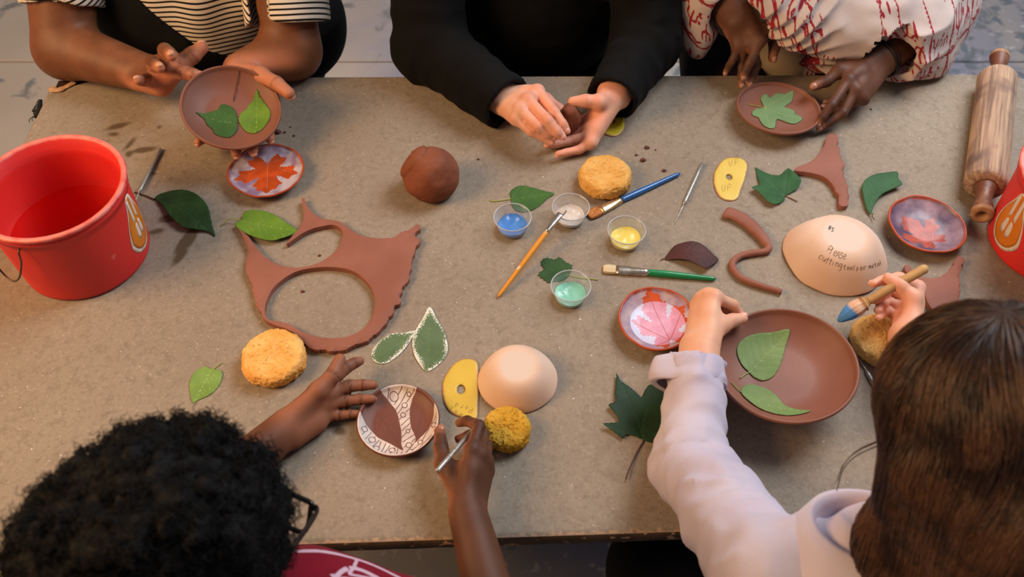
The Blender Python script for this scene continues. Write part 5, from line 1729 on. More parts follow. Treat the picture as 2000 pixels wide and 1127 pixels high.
# ------------------------------------------------------------------ A: back left, striped shirt
def person_a():
    x0 = -0.645
    root = thing('person', 'person in striped shirt and black overalls holding up a clay bowl', 'person', (x0, 1.62, 0))
    B = Solid()
    sh = {-1: np.array([x0 - 0.20, 1.62, 1.07]), 1: np.array([x0 + 0.20, 1.62, 1.07])}
    eR = P(128, 94, 48); eL = P(570, 98, 52)
    B.cone((x0, 1.66, 0.80), (x0, 1.65, 1.02), 0.10, 0.11, 0.05)
    B.cone(sh[-1], sh[1], 0.060, 0.060, 0.05)
    B.chain([sh[-1], eR], [0.066, 0.058], 0.03)
    B.chain([sh[1], eL], [0.064, 0.054], 0.03)
    R = rot((0.15, -0.75, -0.65))
    hc = np.array([x0 + 0.02, 1.52, 1.30])
    g = head(B, hc, R, 1.05, np.array([x0, 1.62, 1.12]))
    # right hand (image left): back up, fingers lifted toward the viewer
    hand(B, 'A', 'R', (280, 142, 60), {
        'thumb': [(352, 127, 76), (376, 108, 86), (394, 94, 92)],
        'index': [(334, 114, 104), (322, 98, 122), (330, 103, 138), (335, 109, 148)],
        'middle': [(334, 138, 96), (360, 142, 104), (378, 146, 103), (387, 149, 100)],
        'ring': [(311, 139, 94), (298, 124, 110), (305, 127, 126), (312, 132, 136)],
        'pinky': [(293, 154, 82), (282, 157, 98), (275, 157, 108), (269, 157, 114)]}, 1.12, eR, 0.027, 0.047, flat=0.008, palm_r=1.15,
         dorsal=unit(np.array([-0.35, 0.80, 0.45])), fat=1.28)
    B.cone(P(302, 166, 56), P(316, 166, 66), 0.020, 0.018, 0.014)
    B.cone(P(316, 166, 66), P(338, 148, 84), 0.018, 0.014, 0.014)
    # left hand under the bowl, palm up
    hand(B, 'A', 'L', (470, 136, 60), {
        'thumb': [(510, 149, 92), (540, 164, 96), (564, 182, 90)],
        'index': [(498, 206, 44), (518, 246, 34), (525, 262, 36), (527, 271, 40)],
        'middle': [(480, 212, 42), (490, 262, 34), (493, 284, 36), (494, 295, 42)],
        'ring': [(460, 214, 40), (462, 266, 32), (461, 290, 36), (461, 301, 42)],
        'pinky': [(440, 210, 42), (408, 256, 36), (394, 272, 42), (387, 278, 50)]}, 1.08, eL, 0.026, 0.045, flat=0.008, palm_r=1.05, fat=1.18)
    B.cone(P(458, 138, 78), P(510, 150, 86), 0.016, 0.014, 0.014)
    m = skin_mat('skin_a', (124, 78, 52), (108, 66, 42), (190, 122, 92), (96, 58, 40))
    b = body_mesh(B, 0.0025, m, root)
    nl = mat('nail_a', (206, 146, 116), rough=0.35)
    nails(B, ('index', 'middle', 'ring', 'pinky', 'thumb'), nl, b)
    eyes(g, R, 1.05, b, (40, 26, 18))
    # striped shirt
    S = Solid()
    S.ell((x0, 1.63, 0.80), (0.197, 0.160, 0.225), 0.05)
    S.ell((x0, 1.64, 1.00), (0.197, 0.135, 0.155), 0.05)
    S.cone(sh[-1], sh[1], 0.068, 0.068, 0.05)
    cR = sh[-1] + (eR - sh[-1]) * 0.74; cL = sh[1] + (eL - sh[1]) * 0.84
    S.chain([sh[-1], cR + (cR - sh[-1]) * 0.1], [0.074, 0.070], 0.03)
    S.chain([sh[1], cL + (cL - sh[1]) * 0.1], [0.074, 0.078], 0.03)
    S.ops += [cut_plane(cR, eR - sh[-1], 0.11), cut_plane(cL, eL - sh[1], 0.11),
              carve(cR + (eR - sh[-1]) * 0.3, cR - (eR - sh[-1]) * 0.1, 0.064, 0.064), carve(cL + (eL - sh[1]) * 0.3, cL - (eL - sh[1]) * 0.1, 0.075, 0.07)]
    S.disp = lambda p: 0.004 * vnoise(p, 14, 3) + 0.003 * np.sin(p[:, 0] * 55 + 3 * vnoise(p, 8, 5)) * sstep(1.62, 1.5, p[:, 1])
    V, F = S.mesh(0.0045)
    # knitted stripes follow the cloth: height plus sag at the front; sleeves follow the arm
    st = V[:, 2] + 0.05 * np.abs(V[:, 0] - x0) + 0.0035 * vnoise(V, 16, 8)
    for s, e, c in ((sh[-1], eR, cR), (sh[1], eL, cL)):
        ax = unit(e - s); t = (V - s) @ ax; dd = np.linalg.norm(V - s - np.outer(t, ax), axis=1)
        w = (dd < 0.10) & (t > 0.045) & (np.abs(V[:, 0] - x0) > 0.20)
        st = np.where(w, t + 0.002 * vnoise(V, 16, 8), st)
    sm = cloth_mat('striped_jersey', (226, 212, 196), (216, 200, 182))
    nt, bn, src = base_link(sm)
    at = nt.nodes.new('ShaderNodeAttribute'); at.attribute_name = 'stripe'
    md = nt.nodes.new('ShaderNodeMath'); md.operation = 'FRACT'; nt.links.new(at.outputs['Fac'], md.inputs[0])
    mr = nt.nodes.new('ShaderNodeMapRange'); mr.inputs[1].default_value = 0.60; mr.inputs[2].default_value = 0.66
    nt.links.new(md.outputs[0], mr.inputs[0])
    overlay(sm, (22, 20, 24), fac_socket=mr.outputs[0])
    obj('striped_shirt', V, F, sm, root, attrs={'stripe': st / 0.0098 + 100})
    # overalls: bib across one side, trousers
    T = Solid()
    T.ell((x0 - 0.01, 1.63, 0.80), (0.222, 0.168, 0.225), 0.05)
    T.ell((x0, 1.64, 1.00), (0.202, 0.140, 0.155), 0.05)
    def bib(p, d):
        # edge of the bib runs from the chest down to the belly on the wearer's left
        e = (p[:, 0] - (x0 - 0.065)) - np.interp(p[:, 2], [0.74, 0.79, 0.90, 1.1], [0.17, 0.085, -0.02, -0.05])
        side = (x0 - 0.24) - p[:, 0]
        q = np.maximum(np.maximum(e, side), 0.0)
        lowc = p[:, 2] - 0.735
        keep = np.minimum(np.maximum(np.maximum(e, side), p[:, 2] - 1.02), lowc)
        return np.maximum(np.maximum(d, keep), p[:, 1] - 1.70 - np.where(p[:, 2] < 0.74, 0.2, 0))
    T.ops.append(bib)
    T.ell((x0, 1.68, 0.56), (0.205, 0.165, 0.14), 0.05)
    T.ell((x0 + 0.155, 1.66, 0.70), (0.13, 0.13, 0.13), 0.05)
    legs(T, (x0, 1.62, 0.52), x0, 1.27, 1.30, 0.095)
    T.disp = lambda p: 0.004 * vnoise(p, 16, 13)
    obj('overalls', *T.mesh(0.006), BLACK, root)
    hm = mat('hair_a', (24, 18, 15), rough=0.7, bump=0.8, bscale=200)
    H = Solid()
    H.ell(hc + R @ np.array([0, -0.025, 0.040]), (0.098, 0.110, 0.100), 0.02, R)
    H.ops.append(lambda p, d: np.maximum(d, ((p - hc) @ R[:, 1]) - 0.055 - 0.4 * ((p - hc) @ R[:, 2] - 0.05)))
    H.disp = lambda p: 0.008 * vnoise(p, 50, 2)
    obj('hair', *H.mesh(0.006), hm, root)
    shoes(x0, 1.30, -1, SHOE, root)
person_a()

# ------------------------------------------------------------------ B: back centre, black top
def person_b():
    x0 = 0.040
    root = thing('person', 'person in a black long-sleeved top working clay between both hands', 'person', (x0, 1.62, 0))
    B = Solid()
    sh = {-1: np.array([x0 - 0.20, 1.62, 1.08]), 1: np.array([x0 + 0.20, 1.62, 1.08])}
    eR = P(838, 92, 48); eL = P(1262, 82, 52)
    B.cone((x0, 1.66, 0.80), (x0, 1.65, 1.02), 0.09, 0.10, 0.05)
    B.cone(sh[-1], sh[1], 0.050, 0.050, 0.05)
    B.chain([sh[-1], eR], [0.050, 0.040], 0.03)
    B.chain([sh[1], eL], [0.050, 0.040], 0.03)
    R = rot((0.02, -0.75, -0.65))
    hc = np.array([x0 + 0.01, 1.52, 1.31])
    g = head(B, hc, R, 1.05, np.array([x0, 1.62, 1.13]))
    hand(B, 'B', 'R', (984, 192, 52), {
        'thumb': [(1064, 196, 34), (1090, 214, 30), (1108, 232, 30)],
        'index': [(1050, 178, 74), (1082, 219, 76), (1099, 243, 66), (1106, 254, 58)],
        'middle': [(1032, 196, 76), (1070, 236, 76), (1088, 258, 62), (1097, 266, 54)],
        'ring': [(1016, 214, 70), (1052, 248, 66), (1070, 262, 54), (1080, 268, 47)],
        'pinky': [(1008, 232, 58), (1038, 258, 52), (1062, 270, 42), (1077, 278, 37)]}, 1.0, eR, 0.022, 0.038, fat=1.10, palm_r=1.08)
    hand(B, 'B', 'L', (1200, 184, 58), {
        'thumb': [(1170, 200, 70), (1144, 197, 74), (1119, 199, 72)],
        'index': [(1150, 236, 30), (1118, 240, 16), (1098, 244, 16), (1088, 247, 20)],
        'middle': [(1152, 252, 26), (1118, 258, 13), (1092, 264, 13), (1078, 267, 17)],
        'ring': [(1154, 266, 24), (1118, 274, 13), (1088, 280, 14), (1070, 281, 18)],
        'pinky': [(1154, 278, 22), (1132, 292, 14), (1106, 298, 14), (1090, 301, 16)]}, 1.0, eL, 0.022, 0.038, fat=1.10, palm_r=1.10,
         dorsal=unit(np.array([0.50, -0.25, -0.75])))
    m = skin_mat('skin_b', (224, 170, 142), (214, 152, 124), (228, 158, 132), (212, 138, 114), sss=0.08)
    b = body_mesh(B, 0.0025, m, root)
    nl = mat('nail_b', (226, 160, 144), rough=0.3)
    nails(B, None, nl, b)
    eyes(g, R, 1.05, b, (60, 70, 60))
    S = Solid()
    S.ell((x0, 1.65, 0.80), (0.205, 0.165, 0.23), 0.05)
    S.ell((x0, 1.65, 1.00), (0.205, 0.140, 0.155), 0.05)
    S.cone(sh[-1], sh[1], 0.068, 0.068, 0.05)
    wR = P(984, 192, 52); wL = P(1200, 184, 58)
    cR = P(992, 204, 46); cL = P(1194, 196, 54)
    S.chain([sh[-1], eR], [0.078, 0.070], 0.04); S.chain([eR, cR + unit(cR - eR) * 0.03], [0.066, 0.050], 0.03)
    S.chain([sh[1], eL], [0.078, 0.066], 0.04); S.chain([eL, cL + unit(cL - eL) * 0.03], [0.062, 0.046], 0.03)
    S.ops += [cut_plane(cR, cR - eR, 0.085), cut_plane(cL, cL - eL, 0.085),
              carve(cR - unit(cR - eR) * 0.05, cR + unit(cR - eR) * 0.06, 0.036, 0.047), carve(cL - unit(cL - eL) * 0.05, cL + unit(cL - eL) * 0.06, 0.033, 0.043)]
    S.ops.append(lambda p, d: np.where((p[:, 1] < 1.413) & (p[:, 2] < TOP + 0.03), np.maximum(d, TOP + 0.0015 - p[:, 2]), d))
    fR = folds([sh[-1], eR, cR], 0.045, 0.006, 3); fL = folds([sh[1], eL, cL], 0.045, 0.006, 9)
    S.disp = lambda p: np.where(p[:, 0] < x0, fR(p), fL(p)) * (0.35 + 0.65 * sstep(0.10, 0.2, np.abs(p[:, 0] - x0))) + 0.002 * vnoise(p, 40, 4)
    bm = cloth_mat('black_knit', (10, 9, 9), (7, 6, 7), sheen=0.0)
    obj('black_top', *S.mesh(0.005), bm, root)
    T = Solid()
    T.ell((x0, 1.68, 0.58), (0.21, 0.165, 0.15), 0.05)
    legs(T, (x0, 1.62, 0.52), x0, 1.27, 1.30, 0.088)
    obj('trousers', *T.mesh(0.010), BLACK, root)
    hm = mat('hair_b', (60, 40, 28), rough=0.6, bump=0.8, bscale=200)
    H = Solid()
    H.ell(hc + R @ np.array([0, -0.025, 0.040]), (0.092, 0.106, 0.096), 0.02, R)
    H.ops.append(lambda p, d: np.maximum(d, ((p - hc) @ R[:, 1]) - 0.05 - 0.4 * ((p - hc) @ R[:, 2] - 0.05)))
    H.disp = lambda p: 0.005 * vnoise(p, 50, 2)
    obj('hair', *H.mesh(0.006), hm, root)
    shoes(x0, 1.30, -1, SHOE, root)
person_b()
# the piece of clay between the hands
def heldf(D):
    s = np.ones(len(D))
    for n, d in [((-0.6, 0.3, 0.7), 0.85), ((0.6, 0.2, 0.7), 0.85), ((0.2, -0.9, 0.3), 0.9), ((-0.7, -0.5, 0.1), 0.85)]:
        q = D @ unit(n); lim = np.where(q > 0.2, d / np.maximum(q, 0.2), 9)
        s = -np.log(np.exp(-16 * s) + np.exp(-16 * lim)) / 16
    return s + 0.06 * vnoise(D, 2.5, 3)
hc_ = P(1112, 230, 46)
hl = blob('clay_piece', 'pinched piece of brown clay held between two pale hands', 'clay lump', hc_, 0.022, 0.022, 0.030, M['clay_dark'], heldf, 48, 32)

# ------------------------------------------------------------------ C: back right, printed shawl
def person_c():
    x0 = 0.61
    root = thing('person', 'person wrapped in a red-printed white shawl setting down a clay plate', 'person', (x0, 1.62, 0))
    B = Solid()
    sh = {-1: np.array([x0 - 0.19, 1.64, 1.08]), 1: np.array([x0 + 0.19, 1.64, 1.08])}
    eR = P(1384, -48, 118); eL = P(1800, 45, 60)
    B.cone((x0, 1.67, 0.80), (x0, 1.66, 1.02), 0.09, 0.10, 0.05)
    B.cone(sh[-1], sh[1], 0.050, 0.050, 0.05)
    B.chain([sh[-1], eR], [0.048, 0.040], 0.03)
    B.chain([sh[1], eL], [0.048, 0.040], 0.03)
    R = rot((-0.05, -0.75, -0.65))
    hc = np.array([x0, 1.53, 1.31])
    g = head(B, hc, R, 1.05, np.array([x0, 1.63, 1.13]))
    hand(B, 'C', 'R', (1444, 42, 112), {
        'thumb': [(1508, 66, 92), (1513, 92, 80), (1509, 113, 66)],
        'index': [(1484, 80, 100), (1466, 120, 72), (1456, 138, 58), (1451, 150, 48)],
        'middle': [(1468, 86, 90), (1478, 126, 56), (1470, 148, 38), (1463, 163, 28)],
        'ring': [(1452, 88, 84), (1450, 122, 52), (1448, 146, 36), (1447, 167, 24)],
        'pinky': [(1442, 92, 80), (1432, 116, 62), (1424, 128, 48), (1417, 142, 34)]}, 1.0, eR, 0.023, 0.036, fat=0.98, flat=0.009, dorsal=unit(np.array([0.0, 0.0, 1.0])) + np.array([0, 0.15, 0]))
    hand(B, 'C', 'L', (1724, 114, 58), {
        'thumb': [(1640, 138, 62), (1614, 159, 52), (1589, 169, 48)],
        'index': [(1658, 156, 66), (1624, 206, 50), (1606, 230, 34), (1598, 242, 24)],
        'middle': [(1670, 176, 56), (1645, 222, 34), (1618, 240, 20), (1600, 250, 14)],
        'ring': [(1678, 188, 46), (1650, 214, 20), (1624, 214, 14), (1607, 209, 16)],
        'pinky': [(1686, 194, 38), (1656, 206, 12), (1632, 203, 10), (1612, 199, 12)]}, 1.0, eL, 0.023, 0.036, fat=0.98, flat=0.009)
    m = skin_mat('skin_c', (106, 68, 50), (90, 56, 40), (150, 96, 72), (62, 38, 30), rough=0.55)
    b = body_mesh(B, 0.0025, m, root)
    nl = mat('nail_c', (176, 124, 102), rough=0.35)
    nails(B, None, nl, b)
    eyes(g, R, 1.05, b, (36, 22, 16))
    # beige tunic and dark trousers
    S = Solid()
    S.ell((x0, 1.66, 0.80), (0.185, 0.16, 0.22), 0.05)
    S.ell((x0, 1.66, 1.00), (0.19, 0.135, 0.155), 0.05)
    S.cone(sh[-1], sh[1], 0.062, 0.062, 0.05)
    S.disp = lambda p: 0.005 * np.sin(p[:, 0] * 45 + 4 * vnoise(p, 6, 2)) + 0.003 * vnoise(p, 25, 3)
    S.ell((x0 - 0.03, 1.585, 0.74), (0.155, 0.115, 0.09), 0.05)
    obj('beige_tunic', *S.mesh(0.006), cloth_mat('beige_cotton', (206, 184, 156), (194, 170, 140)), root)
    T = Solid()
    T.ell((x0, 1.69, 0.58), (0.21, 0.165, 0.15), 0.05)
    T.cone((x0 - 0.14, 1.66, 0.66), (x0 - 0.17, 1.44, 0.66), 0.10, 0.085, 0.05)
    legs(T, (x0, 1.64, 0.52), x0, 1.27, 1.30, 0.088)
    obj('trousers', *T.mesh(0.008), cloth_mat('plum_black', (30, 24, 28), (22, 17, 21), sheen=0.0), root)
    # shawl
    W = Solid()
    cL = P(1752, 108, 62)
    W.ell((x0 + 0.02, 1.655, 0.96), (0.215, 0.165, 0.175), 0.06)
    W.cone(sh[-1] + [0, 0, 0.0], sh[1], 0.082, 0.082, 0.05)
    W.chain([sh[-1], P(1385, -50, 124), P(1388, -8, 122)], [0.080, 0.062, 0.050], 0.04)
    W.chain([sh[1], eL + [0.005, 0.03, 0.02], cL + [0.0, 0.0, 0.004]], [0.090, 0.088, 0.056], 0.05)
    # the swag across the front
    W.chain([P(1500, 10, 150), P(1560, 45, 120), P(1640, 70, 95), P(1700, 78, 88)], [0.042, 0.036, 0.034, 0.032], 0.05)
    W.chain([P(1600, 0, 140), P(1700, 30, 110), P(1770, 40, 100)], [0.055, 0.06, 0.06], 0.05)
    # the end that hangs at the wearer's right
    W.chain([P(1362, 0, 120), P(1356, 50, 70), P(1362, 100, 26)], [0.035, 0.026, 0.014], 0.03)
    W.chain([P(1378, 10, 110), P(1376, 50, 75), P(1368, 90, 40)], [0.030, 0.022, 0.012], 0.03)
    # the layer under the forearm
    W.chain([P(1610, 118, 10), P(1700, 110, 18), P(1790, 105, 20)], [0.045, 0.055, 0.055], 0.04)
    W.chain([P(1800, 60, 50), P(1790, 130, 2)], [0.062, 0.05], 0.04)
    aR = P(1376, 20, 120)
    W.ops += [carve(P(1378, -48, 118), P(1452, 52, 110), 0.038, 0.050), carve(cL + unit(eL - cL) * 0.05, cL - unit(eL - cL) * 0.08, 0.030, 0.044),
              cut_plane(cL - unit(eL - cL) * 0.012, cL - eL, 0.075)]
    W.ops.append(lambda p, d: np.maximum(d, np.where(p[:, 1] < 1.4235, TOP + 0.012 - p[:, 2], -1)))
    # keep the front of the tunic open under the swag
    drape = np.array([0.5, 0.2, 0.85])
    def fold(p):
        s = (p[:, 2] - 0.9) * 0.8 - (p[:, 0] - x0) * 0.38
        ph = s * 200 + 11.0 * vnoise(p, 5, 3) + 2.2 * vnoise(p, 14, 4)
        return 0.0105 * (np.abs(np.sin(ph * 0.5)) - 0.6) * np.clip(0.45 + 0.9 * vnoise(p, 8, 6), 0.05, 1.2) + 0.002 * vnoise(p, 40, 8)
    W.disp = fold
    V, F = W.mesh(0.0027)
    # printed motif: red strokes drawn in cloth coordinates
    u = (V[:, 0] - x0) + 0.35 * (V[:, 1] - 1.5) + 0.012 * vnoise(V, 10, 21); v = V[:, 2] * 0.85 - (V[:, 1] - 1.5) * 0.75 + (V[:, 0] - x0) * 0.32 + 0.012 * vnoise(V, 10, 22)
    uv = np.stack([u, v], 1)
    d = np.full(len(V), 0.05)
    per = 0.060
    q = np.stack([np.mod(u, per) - per / 2, np.mod(v, per) - per / 2], 1)
    row = np.floor(v / per).astype(int); colu = np.floor(u / per).astype(int)
    # borders: double lines between the cells
    d = np.minimum(d, np.abs(np.abs(q[:, 1] + 0.0275 + 0.002 * np.sin(u * 160)) - 0.0018))
    d = np.minimum(d, np.abs(np.abs(q[:, 0] + 0.027 + 0.002 * np.sin(v * 150)) - 0.0016))
    def trident(cx, cy, s, fl):
        out = [[(cx, cy - 0.010 * s * fl), (cx, cy + 0.011 * s * fl)], [(cx - 0.007 * s, cy + 0.009 * s * fl), (cx - 0.0065 * s, cy + 0.001 * s * fl), (cx, cy - 0.003 * s * fl), (cx + 0.0065 * s, cy + 0.001 * s * fl), (cx + 0.007 * s, cy + 0.009 * s * fl)]]
        return out
    motifs = []
    motifs += trident(-0.010, 0.000, 1.15, 1) + trident(0.016, -0.002, 1.0, -1)
    ph = np.linspace(0, 5.5, 16)
    motifs.append([(0.002 + 0.004 * t / 5 * math.cos(t), 0.016 + 0.0045 * t / 5 * math.sin(t)) for t in ph])
    motifs.append([(-0.022, -0.019), (-0.015, -0.022), (-0.008, -0.018), (-0.001, -0.022), (0.006, -0.018)])
    for l in motifs:
        d = np.minimum(d, line_d(q, l))
    for cx, cy in ((-0.021, 0.014), (0.003, 0.004), (0.016, 0.018)):
        d = np.minimum(d, np.linalg.norm(q - [cx, cy], axis=1) - 0.0010)
    # plain field in the middle of the cloth with one crested bird, print elsewhere
    cx, cy = u, v
    field = sstep(0.01, -0.02, np.abs(u + 0.035) - 0.055) * sstep(0.0, 0.03, V[:, 2] - 0.835) * (V[:, 1] < 1.62)
    d = d + field * 0.02
    bp = np.argmin(np.linalg.norm(V - on_plane(1580, 52, np.array([0, 1.47, 0]), np.array([0, 1.0, 0])), axis=1))
    bu, bv = u[bp], v[bp]
    bird = [[(-0.020, 0.004), (-0.012, 0.012), (-0.004, 0.012), (-0.002, 0.006), (-0.010, 0.004)]]
    for k in range(5):
        bird.append([(0.002 + 0.008 * k, -0.012), (0.004 + 0.009 * k, 0.0), (0.002 + 0.009 * k, 0.008)])
    for k in range(4):
        bird.append([(-0.016, -0.004 - 0.005 * k), (0.012, -0.002 - 0.005 * k), (0.044, -0.004 - 0.004 * k)])
    for k in range(4):
        bird.append([(0.040, 0.0), (0.048 + 0.003 * k, 0.012 - 0.002 * k)])
    rel = uv - [bu, bv]
    for l in bird:
        d = np.minimum(d, line_d(rel, np.array(l) * 1.0) + 0.0002)
    nse = vnoise(V, 300, 5) * 0.0003
    sm = cloth_mat('printed_shawl', (206, 190, 182), (194, 176, 170))
    overlay(sm, (150, 34, 46), attr_name='print', lo=0.0011, hi=0.0019)
    obj('shawl', V, F, sm, root, attrs={'print': d + nse})
    # cord bracelets
    bm = mat('black_cord', (16, 15, 16), rough=0.7)
    w = P(1724, 114, 58); ax = unit(w - eL); fr = Frame(w, ax, (0, 0, 1))
    lat = unit(P(1658, 156, 66) - P(1686, 194, 38)); lat = unit(lat - ax * (lat @ ax)); o2 = np.cross(ax, lat)
    for k, off in enumerate((0.004, -0.003, -0.011)):
        a = np.linspace(0, 2 * math.pi, 49)
        pts = np.array([w + ax * (off + 0.0015 * math.sin(3 * t + k)) + lat * math.cos(t) * 0.0365 + o2 * math.sin(t) * 0.0275 for t in a])
        V, F = tube(pts, 0.0019 + 0.0004 * np.sin(a * 40), 8, cap=False, upv=ax)
        bo = obj('cord_bracelet', V, F, bm, root)
    hm = mat('hair_c', (20, 16, 15), rough=0.7, bump=0.8, bscale=200)
    H = Solid()
    H.ell(hc + R @ np.array([0, -0.025, 0.040]), (0.092, 0.106, 0.096), 0.02, R)
    H.ops.append(lambda p, d: np.maximum(d, ((p - hc) @ R[:, 1]) - 0.05 - 0.4 * ((p - hc) @ R[:, 2] - 0.05)))
    H.disp = lambda p: 0.006 * vnoise(p, 60, 2)
    obj('hair', *H.mesh(0.006), hm, root)
    shoes(x0, 1.30, -1, SHOE, root)
person_c()

# ------------------------------------------------------------------ D: front left, curly hair and glasses
def person_d():
    root = thing('person', 'child with black curly hair, glasses and red shirt carving a plate', 'person', (-0.30, 0.12, 0))
    B = Solid()
    sL = np.array([-0.44, 0.25, 0.960]); sR = np.array([-0.200, 0.300, 0.945])
    eR = np.array([-0.005, 0.300, 0.785]); eL = P(392, 985, 34)
    B.cone((-0.30, 0.14, 0.72), (-0.30, 0.24, 0.92), 0.07, 0.075, 0.05)
    B.cone(sL, sR, 0.045, 0.045, 0.04)
    B.chain([sL, eL], [0.040, 0.031], 0.03)
    B.chain([sR, eR], [0.040, 0.031], 0.03)
    fw = unit((0.25, 0.75, -0.50))
    R = rot(fw)
    hc = np.array([-0.282, 0.320, 1.098])
    g = head(B, hc, R, 0.95, np.array([-0.30, 0.24, 0.97]))
    hand(B, 'D', 'L', (556, 838, 30), {
        'thumb': [(622, 762, 52), (650, 733, 56), (664, 702, 58)],
        'index': [(640, 752, 40), (676, 718, 40), (692, 709, 38), (703, 705, 36)],
        'middle': [(646, 770, 32), (682, 754, 34), (708, 752, 32), (729, 752, 30)],
        'ring': [(643, 790, 22), (676, 783, 22), (704, 780, 22), (726, 779, 22)],
        'pinky': [(634, 812, 13), (664, 811, 12), (684, 809, 12), (700, 808, 12)]}, 0.86, eL, 0.0185, 0.031, fat=1.17, palm_r=1.05, flat=0.008,
         dorsal=unit(np.array([-0.45, 0.15, -0.70])))
    B.cone(P(574, 858, 16), P(620, 830, 14), 0.0135, 0.012, 0.012)
    hand(B, 'D', 'R', (914, 1003, 42), {
        'thumb': [(867, 908, 46), (861, 874, 40), (859, 842, 34)],
        'index': [(922, 878, 66), (936, 832, 62), (912, 822, 46), (897, 826, 36)],
        'middle': [(938, 888, 58), (944, 848, 40), (918, 850, 26), (897, 858, 20)],
        'ring': [(947, 902, 46), (952, 870, 24), (936, 872, 14), (920, 884, 13)],
        'pinky': [(950, 920, 34), (954, 896, 18), (942, 896, 11), (930, 906, 11)]}, 0.86, eR, 0.0195, 0.030, fat=1.08, palm_r=1.08, flat=0.007)
    m = skin_mat('skin_d', (98, 60, 41), (84, 50, 33), (146, 92, 67), (58, 34, 25), rough=0.58)
    b = body_mesh(B, 0.0024, m, root)
    nl = mat('nail_d', (168, 112, 88), rough=0.35)
    nails(B, None, nl, b)
    eyes(g, R, 0.95, b, (36, 22, 16))
    # red shirt with white line print
    S = Solid()
    S.ell((-0.30, 0.16, 0.78), (0.135, 0.115, 0.22), 0.05)
    S.ell((-0.30, 0.24, 0.90), (0.135, 0.105, 0.12), 0.05)
    S.cone(sL, sR, 0.055, 0.055, 0.04)
    cR = sR + (eR - sR) * 0.62; cL = sL + (eL - sL) * 0.55
    S.chain([sR, cR + (cR - sR) * 0.1], [0.058, 0.062], 0.03); S.chain([sL, cL + (cL - sL) * 0.1], [0.056, 0.06], 0.03)
    S.cone(sR + [-0.02, 0.035, 0.0], cR + [-0.01, 0.012, 0.01], 0.040, 0.045, 0.03)
    S.ops += [cut_plane(cR, eR - sR, 0.09), cut_plane(cL, eL - sL, 0.085), carve(cR - unit(eR - sR) * 0.03, cR + unit(eR - sR) * 0.08, 0.048, 0.058), carve(cL - unit(eL - sL) * 0.03, cL + unit(eL - sL) * 0.08, 0.046, 0.056)]
    S.disp = lambda p: 0.003 * vnoise(p, 22, 5)
    V, F = S.mesh(0.003)
    pr = np.stack([V[:, 0], V[:, 1] * 0.55 + V[:, 2] * 0.0 - 0.8 * (V[:, 2] - 0.95)], 1)
    # print drawn on the chest and sleeve cloth
    fx = unit(eR - sR)
    t = (V - sR) @ fx
    sd = np.cross(fx, (0, 0, 1)); sd = unit(sd)
    wv = (V - sR) @ unit(np.cross(sd, fx)) * 0.0 + (V - sR) @ sd
    fl = np.stack([t, wv], 1)
    d = np.full(len(V), 0.05)
    loops = [spline([(0.005, -0.045), (0.05, -0.035), (0.075, -0.01), (0.07, 0.025), (0.035, 0.045), (-0.01, 0.03), (-0.025, -0.01)], 6, True),
             spline([(-0.05, -0.06), (0.03, -0.062), (0.095, -0.035), (0.11, 0.01), (0.09, 0.05)], 6),
             spline([(-0.03, 0.02), (0.0, 0.0), (0.035, 0.005), (0.06, 0.02)], 6), spline([(-0.02, -0.03), (0.01, -0.018), (0.04, -0.022)], 6),
             np.array([(0.02, -0.062), (0.0, -0.035), (0.05, -0.04)]), np.array([(0.06, 0.03), (0.035, 0.005), (0.075, 0.0)]), spline([(-0.08, -0.02), (-0.04, 0.0), (-0.02, 0.05)], 6), spline([(-0.07, 0.04), (-0.03, 0.06), (0.03, 0.07), (0.08, 0.06)], 6)]
    for k, l in enumerate(loops):
        d = np.minimum(d, line_d(fl, l) - (0.0008 if k < 2 else 0.0))
    bl = poly_sd(fl, spline([(-0.01, -0.028), (0.02, -0.030), (0.045, -0.018), (0.02, -0.014)], 5, True))
    d = np.minimum(d, bl + 0.0012)
    sm = cloth_mat('red_tee', (132, 12, 36), (118, 8, 30), sheen=0.05)
    overlay(sm, (214, 176, 190), attr_name='print', lo=0.0012, hi=0.0020)
    obj('red_shirt', V, F, sm, root, attrs={'print': d + 0.0004 * vnoise(V, 200, 4)})
    T = Solid()
    T.ell((-0.30, 0.06, 0.57), (0.145, 0.135, 0.12), 0.05)
    for s in (-1, 1):
        T.chain([(-0.30 + s * 0.07, 0.08, 0.52), (-0.30 + s * 0.09, 0.42, 0.50), (-0.30 + s * 0.09, 0.40, 0.10)], [0.072, 0.060, 0.048], 0.03)
    obj('trousers', *T.mesh(0.010), BLACK, root)
    shoes(-0.30, 0.40, 1, SHOE, root)
    # curly hair
    hm = mat('hair_black_curly', (15, 12, 11), rough=0.75, color2=(9, 8, 8), scale=60, bump=1.0, bscale=260, spec=0.2)
    H = Solid()
    H.ell(hc + R @ np.array([-0.008, -0.035, 0.035]), (0.090, 0.102, 0.088), 0.03, R)
    H.ell(hc + R @ np.array([-0.036, -0.080, 0.000]), (0.076, 0.075, 0.085), 0.04, R)
    def face(p, d):
        q = (p - hc) @ R / 0.95
        f = q[:, 1] + 0.022 - 0.60 * np.clip(q[:, 2], -0.06, 0.1)
        low = np.maximum(-q[:, 2] - 0.005, q[:, 1] + 0.035)
        return np.maximum(d, np.maximum(f, np.minimum(low, 0.5) if False else f))
    H.ops.append(face)
    H.disp = lambda p: -0.016 * np.abs(vnoise(p, 48, 2)) - 0.009 * np.abs(vnoise(p, 95, 4)) + 0.009 * vnoise(p, 18, 6) + 0.005
    V, F = H.mesh(0.0035)
    hair = obj('curly_hair', V, F, hm, root)
    N = vnormals(V, F)
    ix = RNG.choice(len(V), 6500)
    k = 14
    base = V[ix]; nn = N[ix]
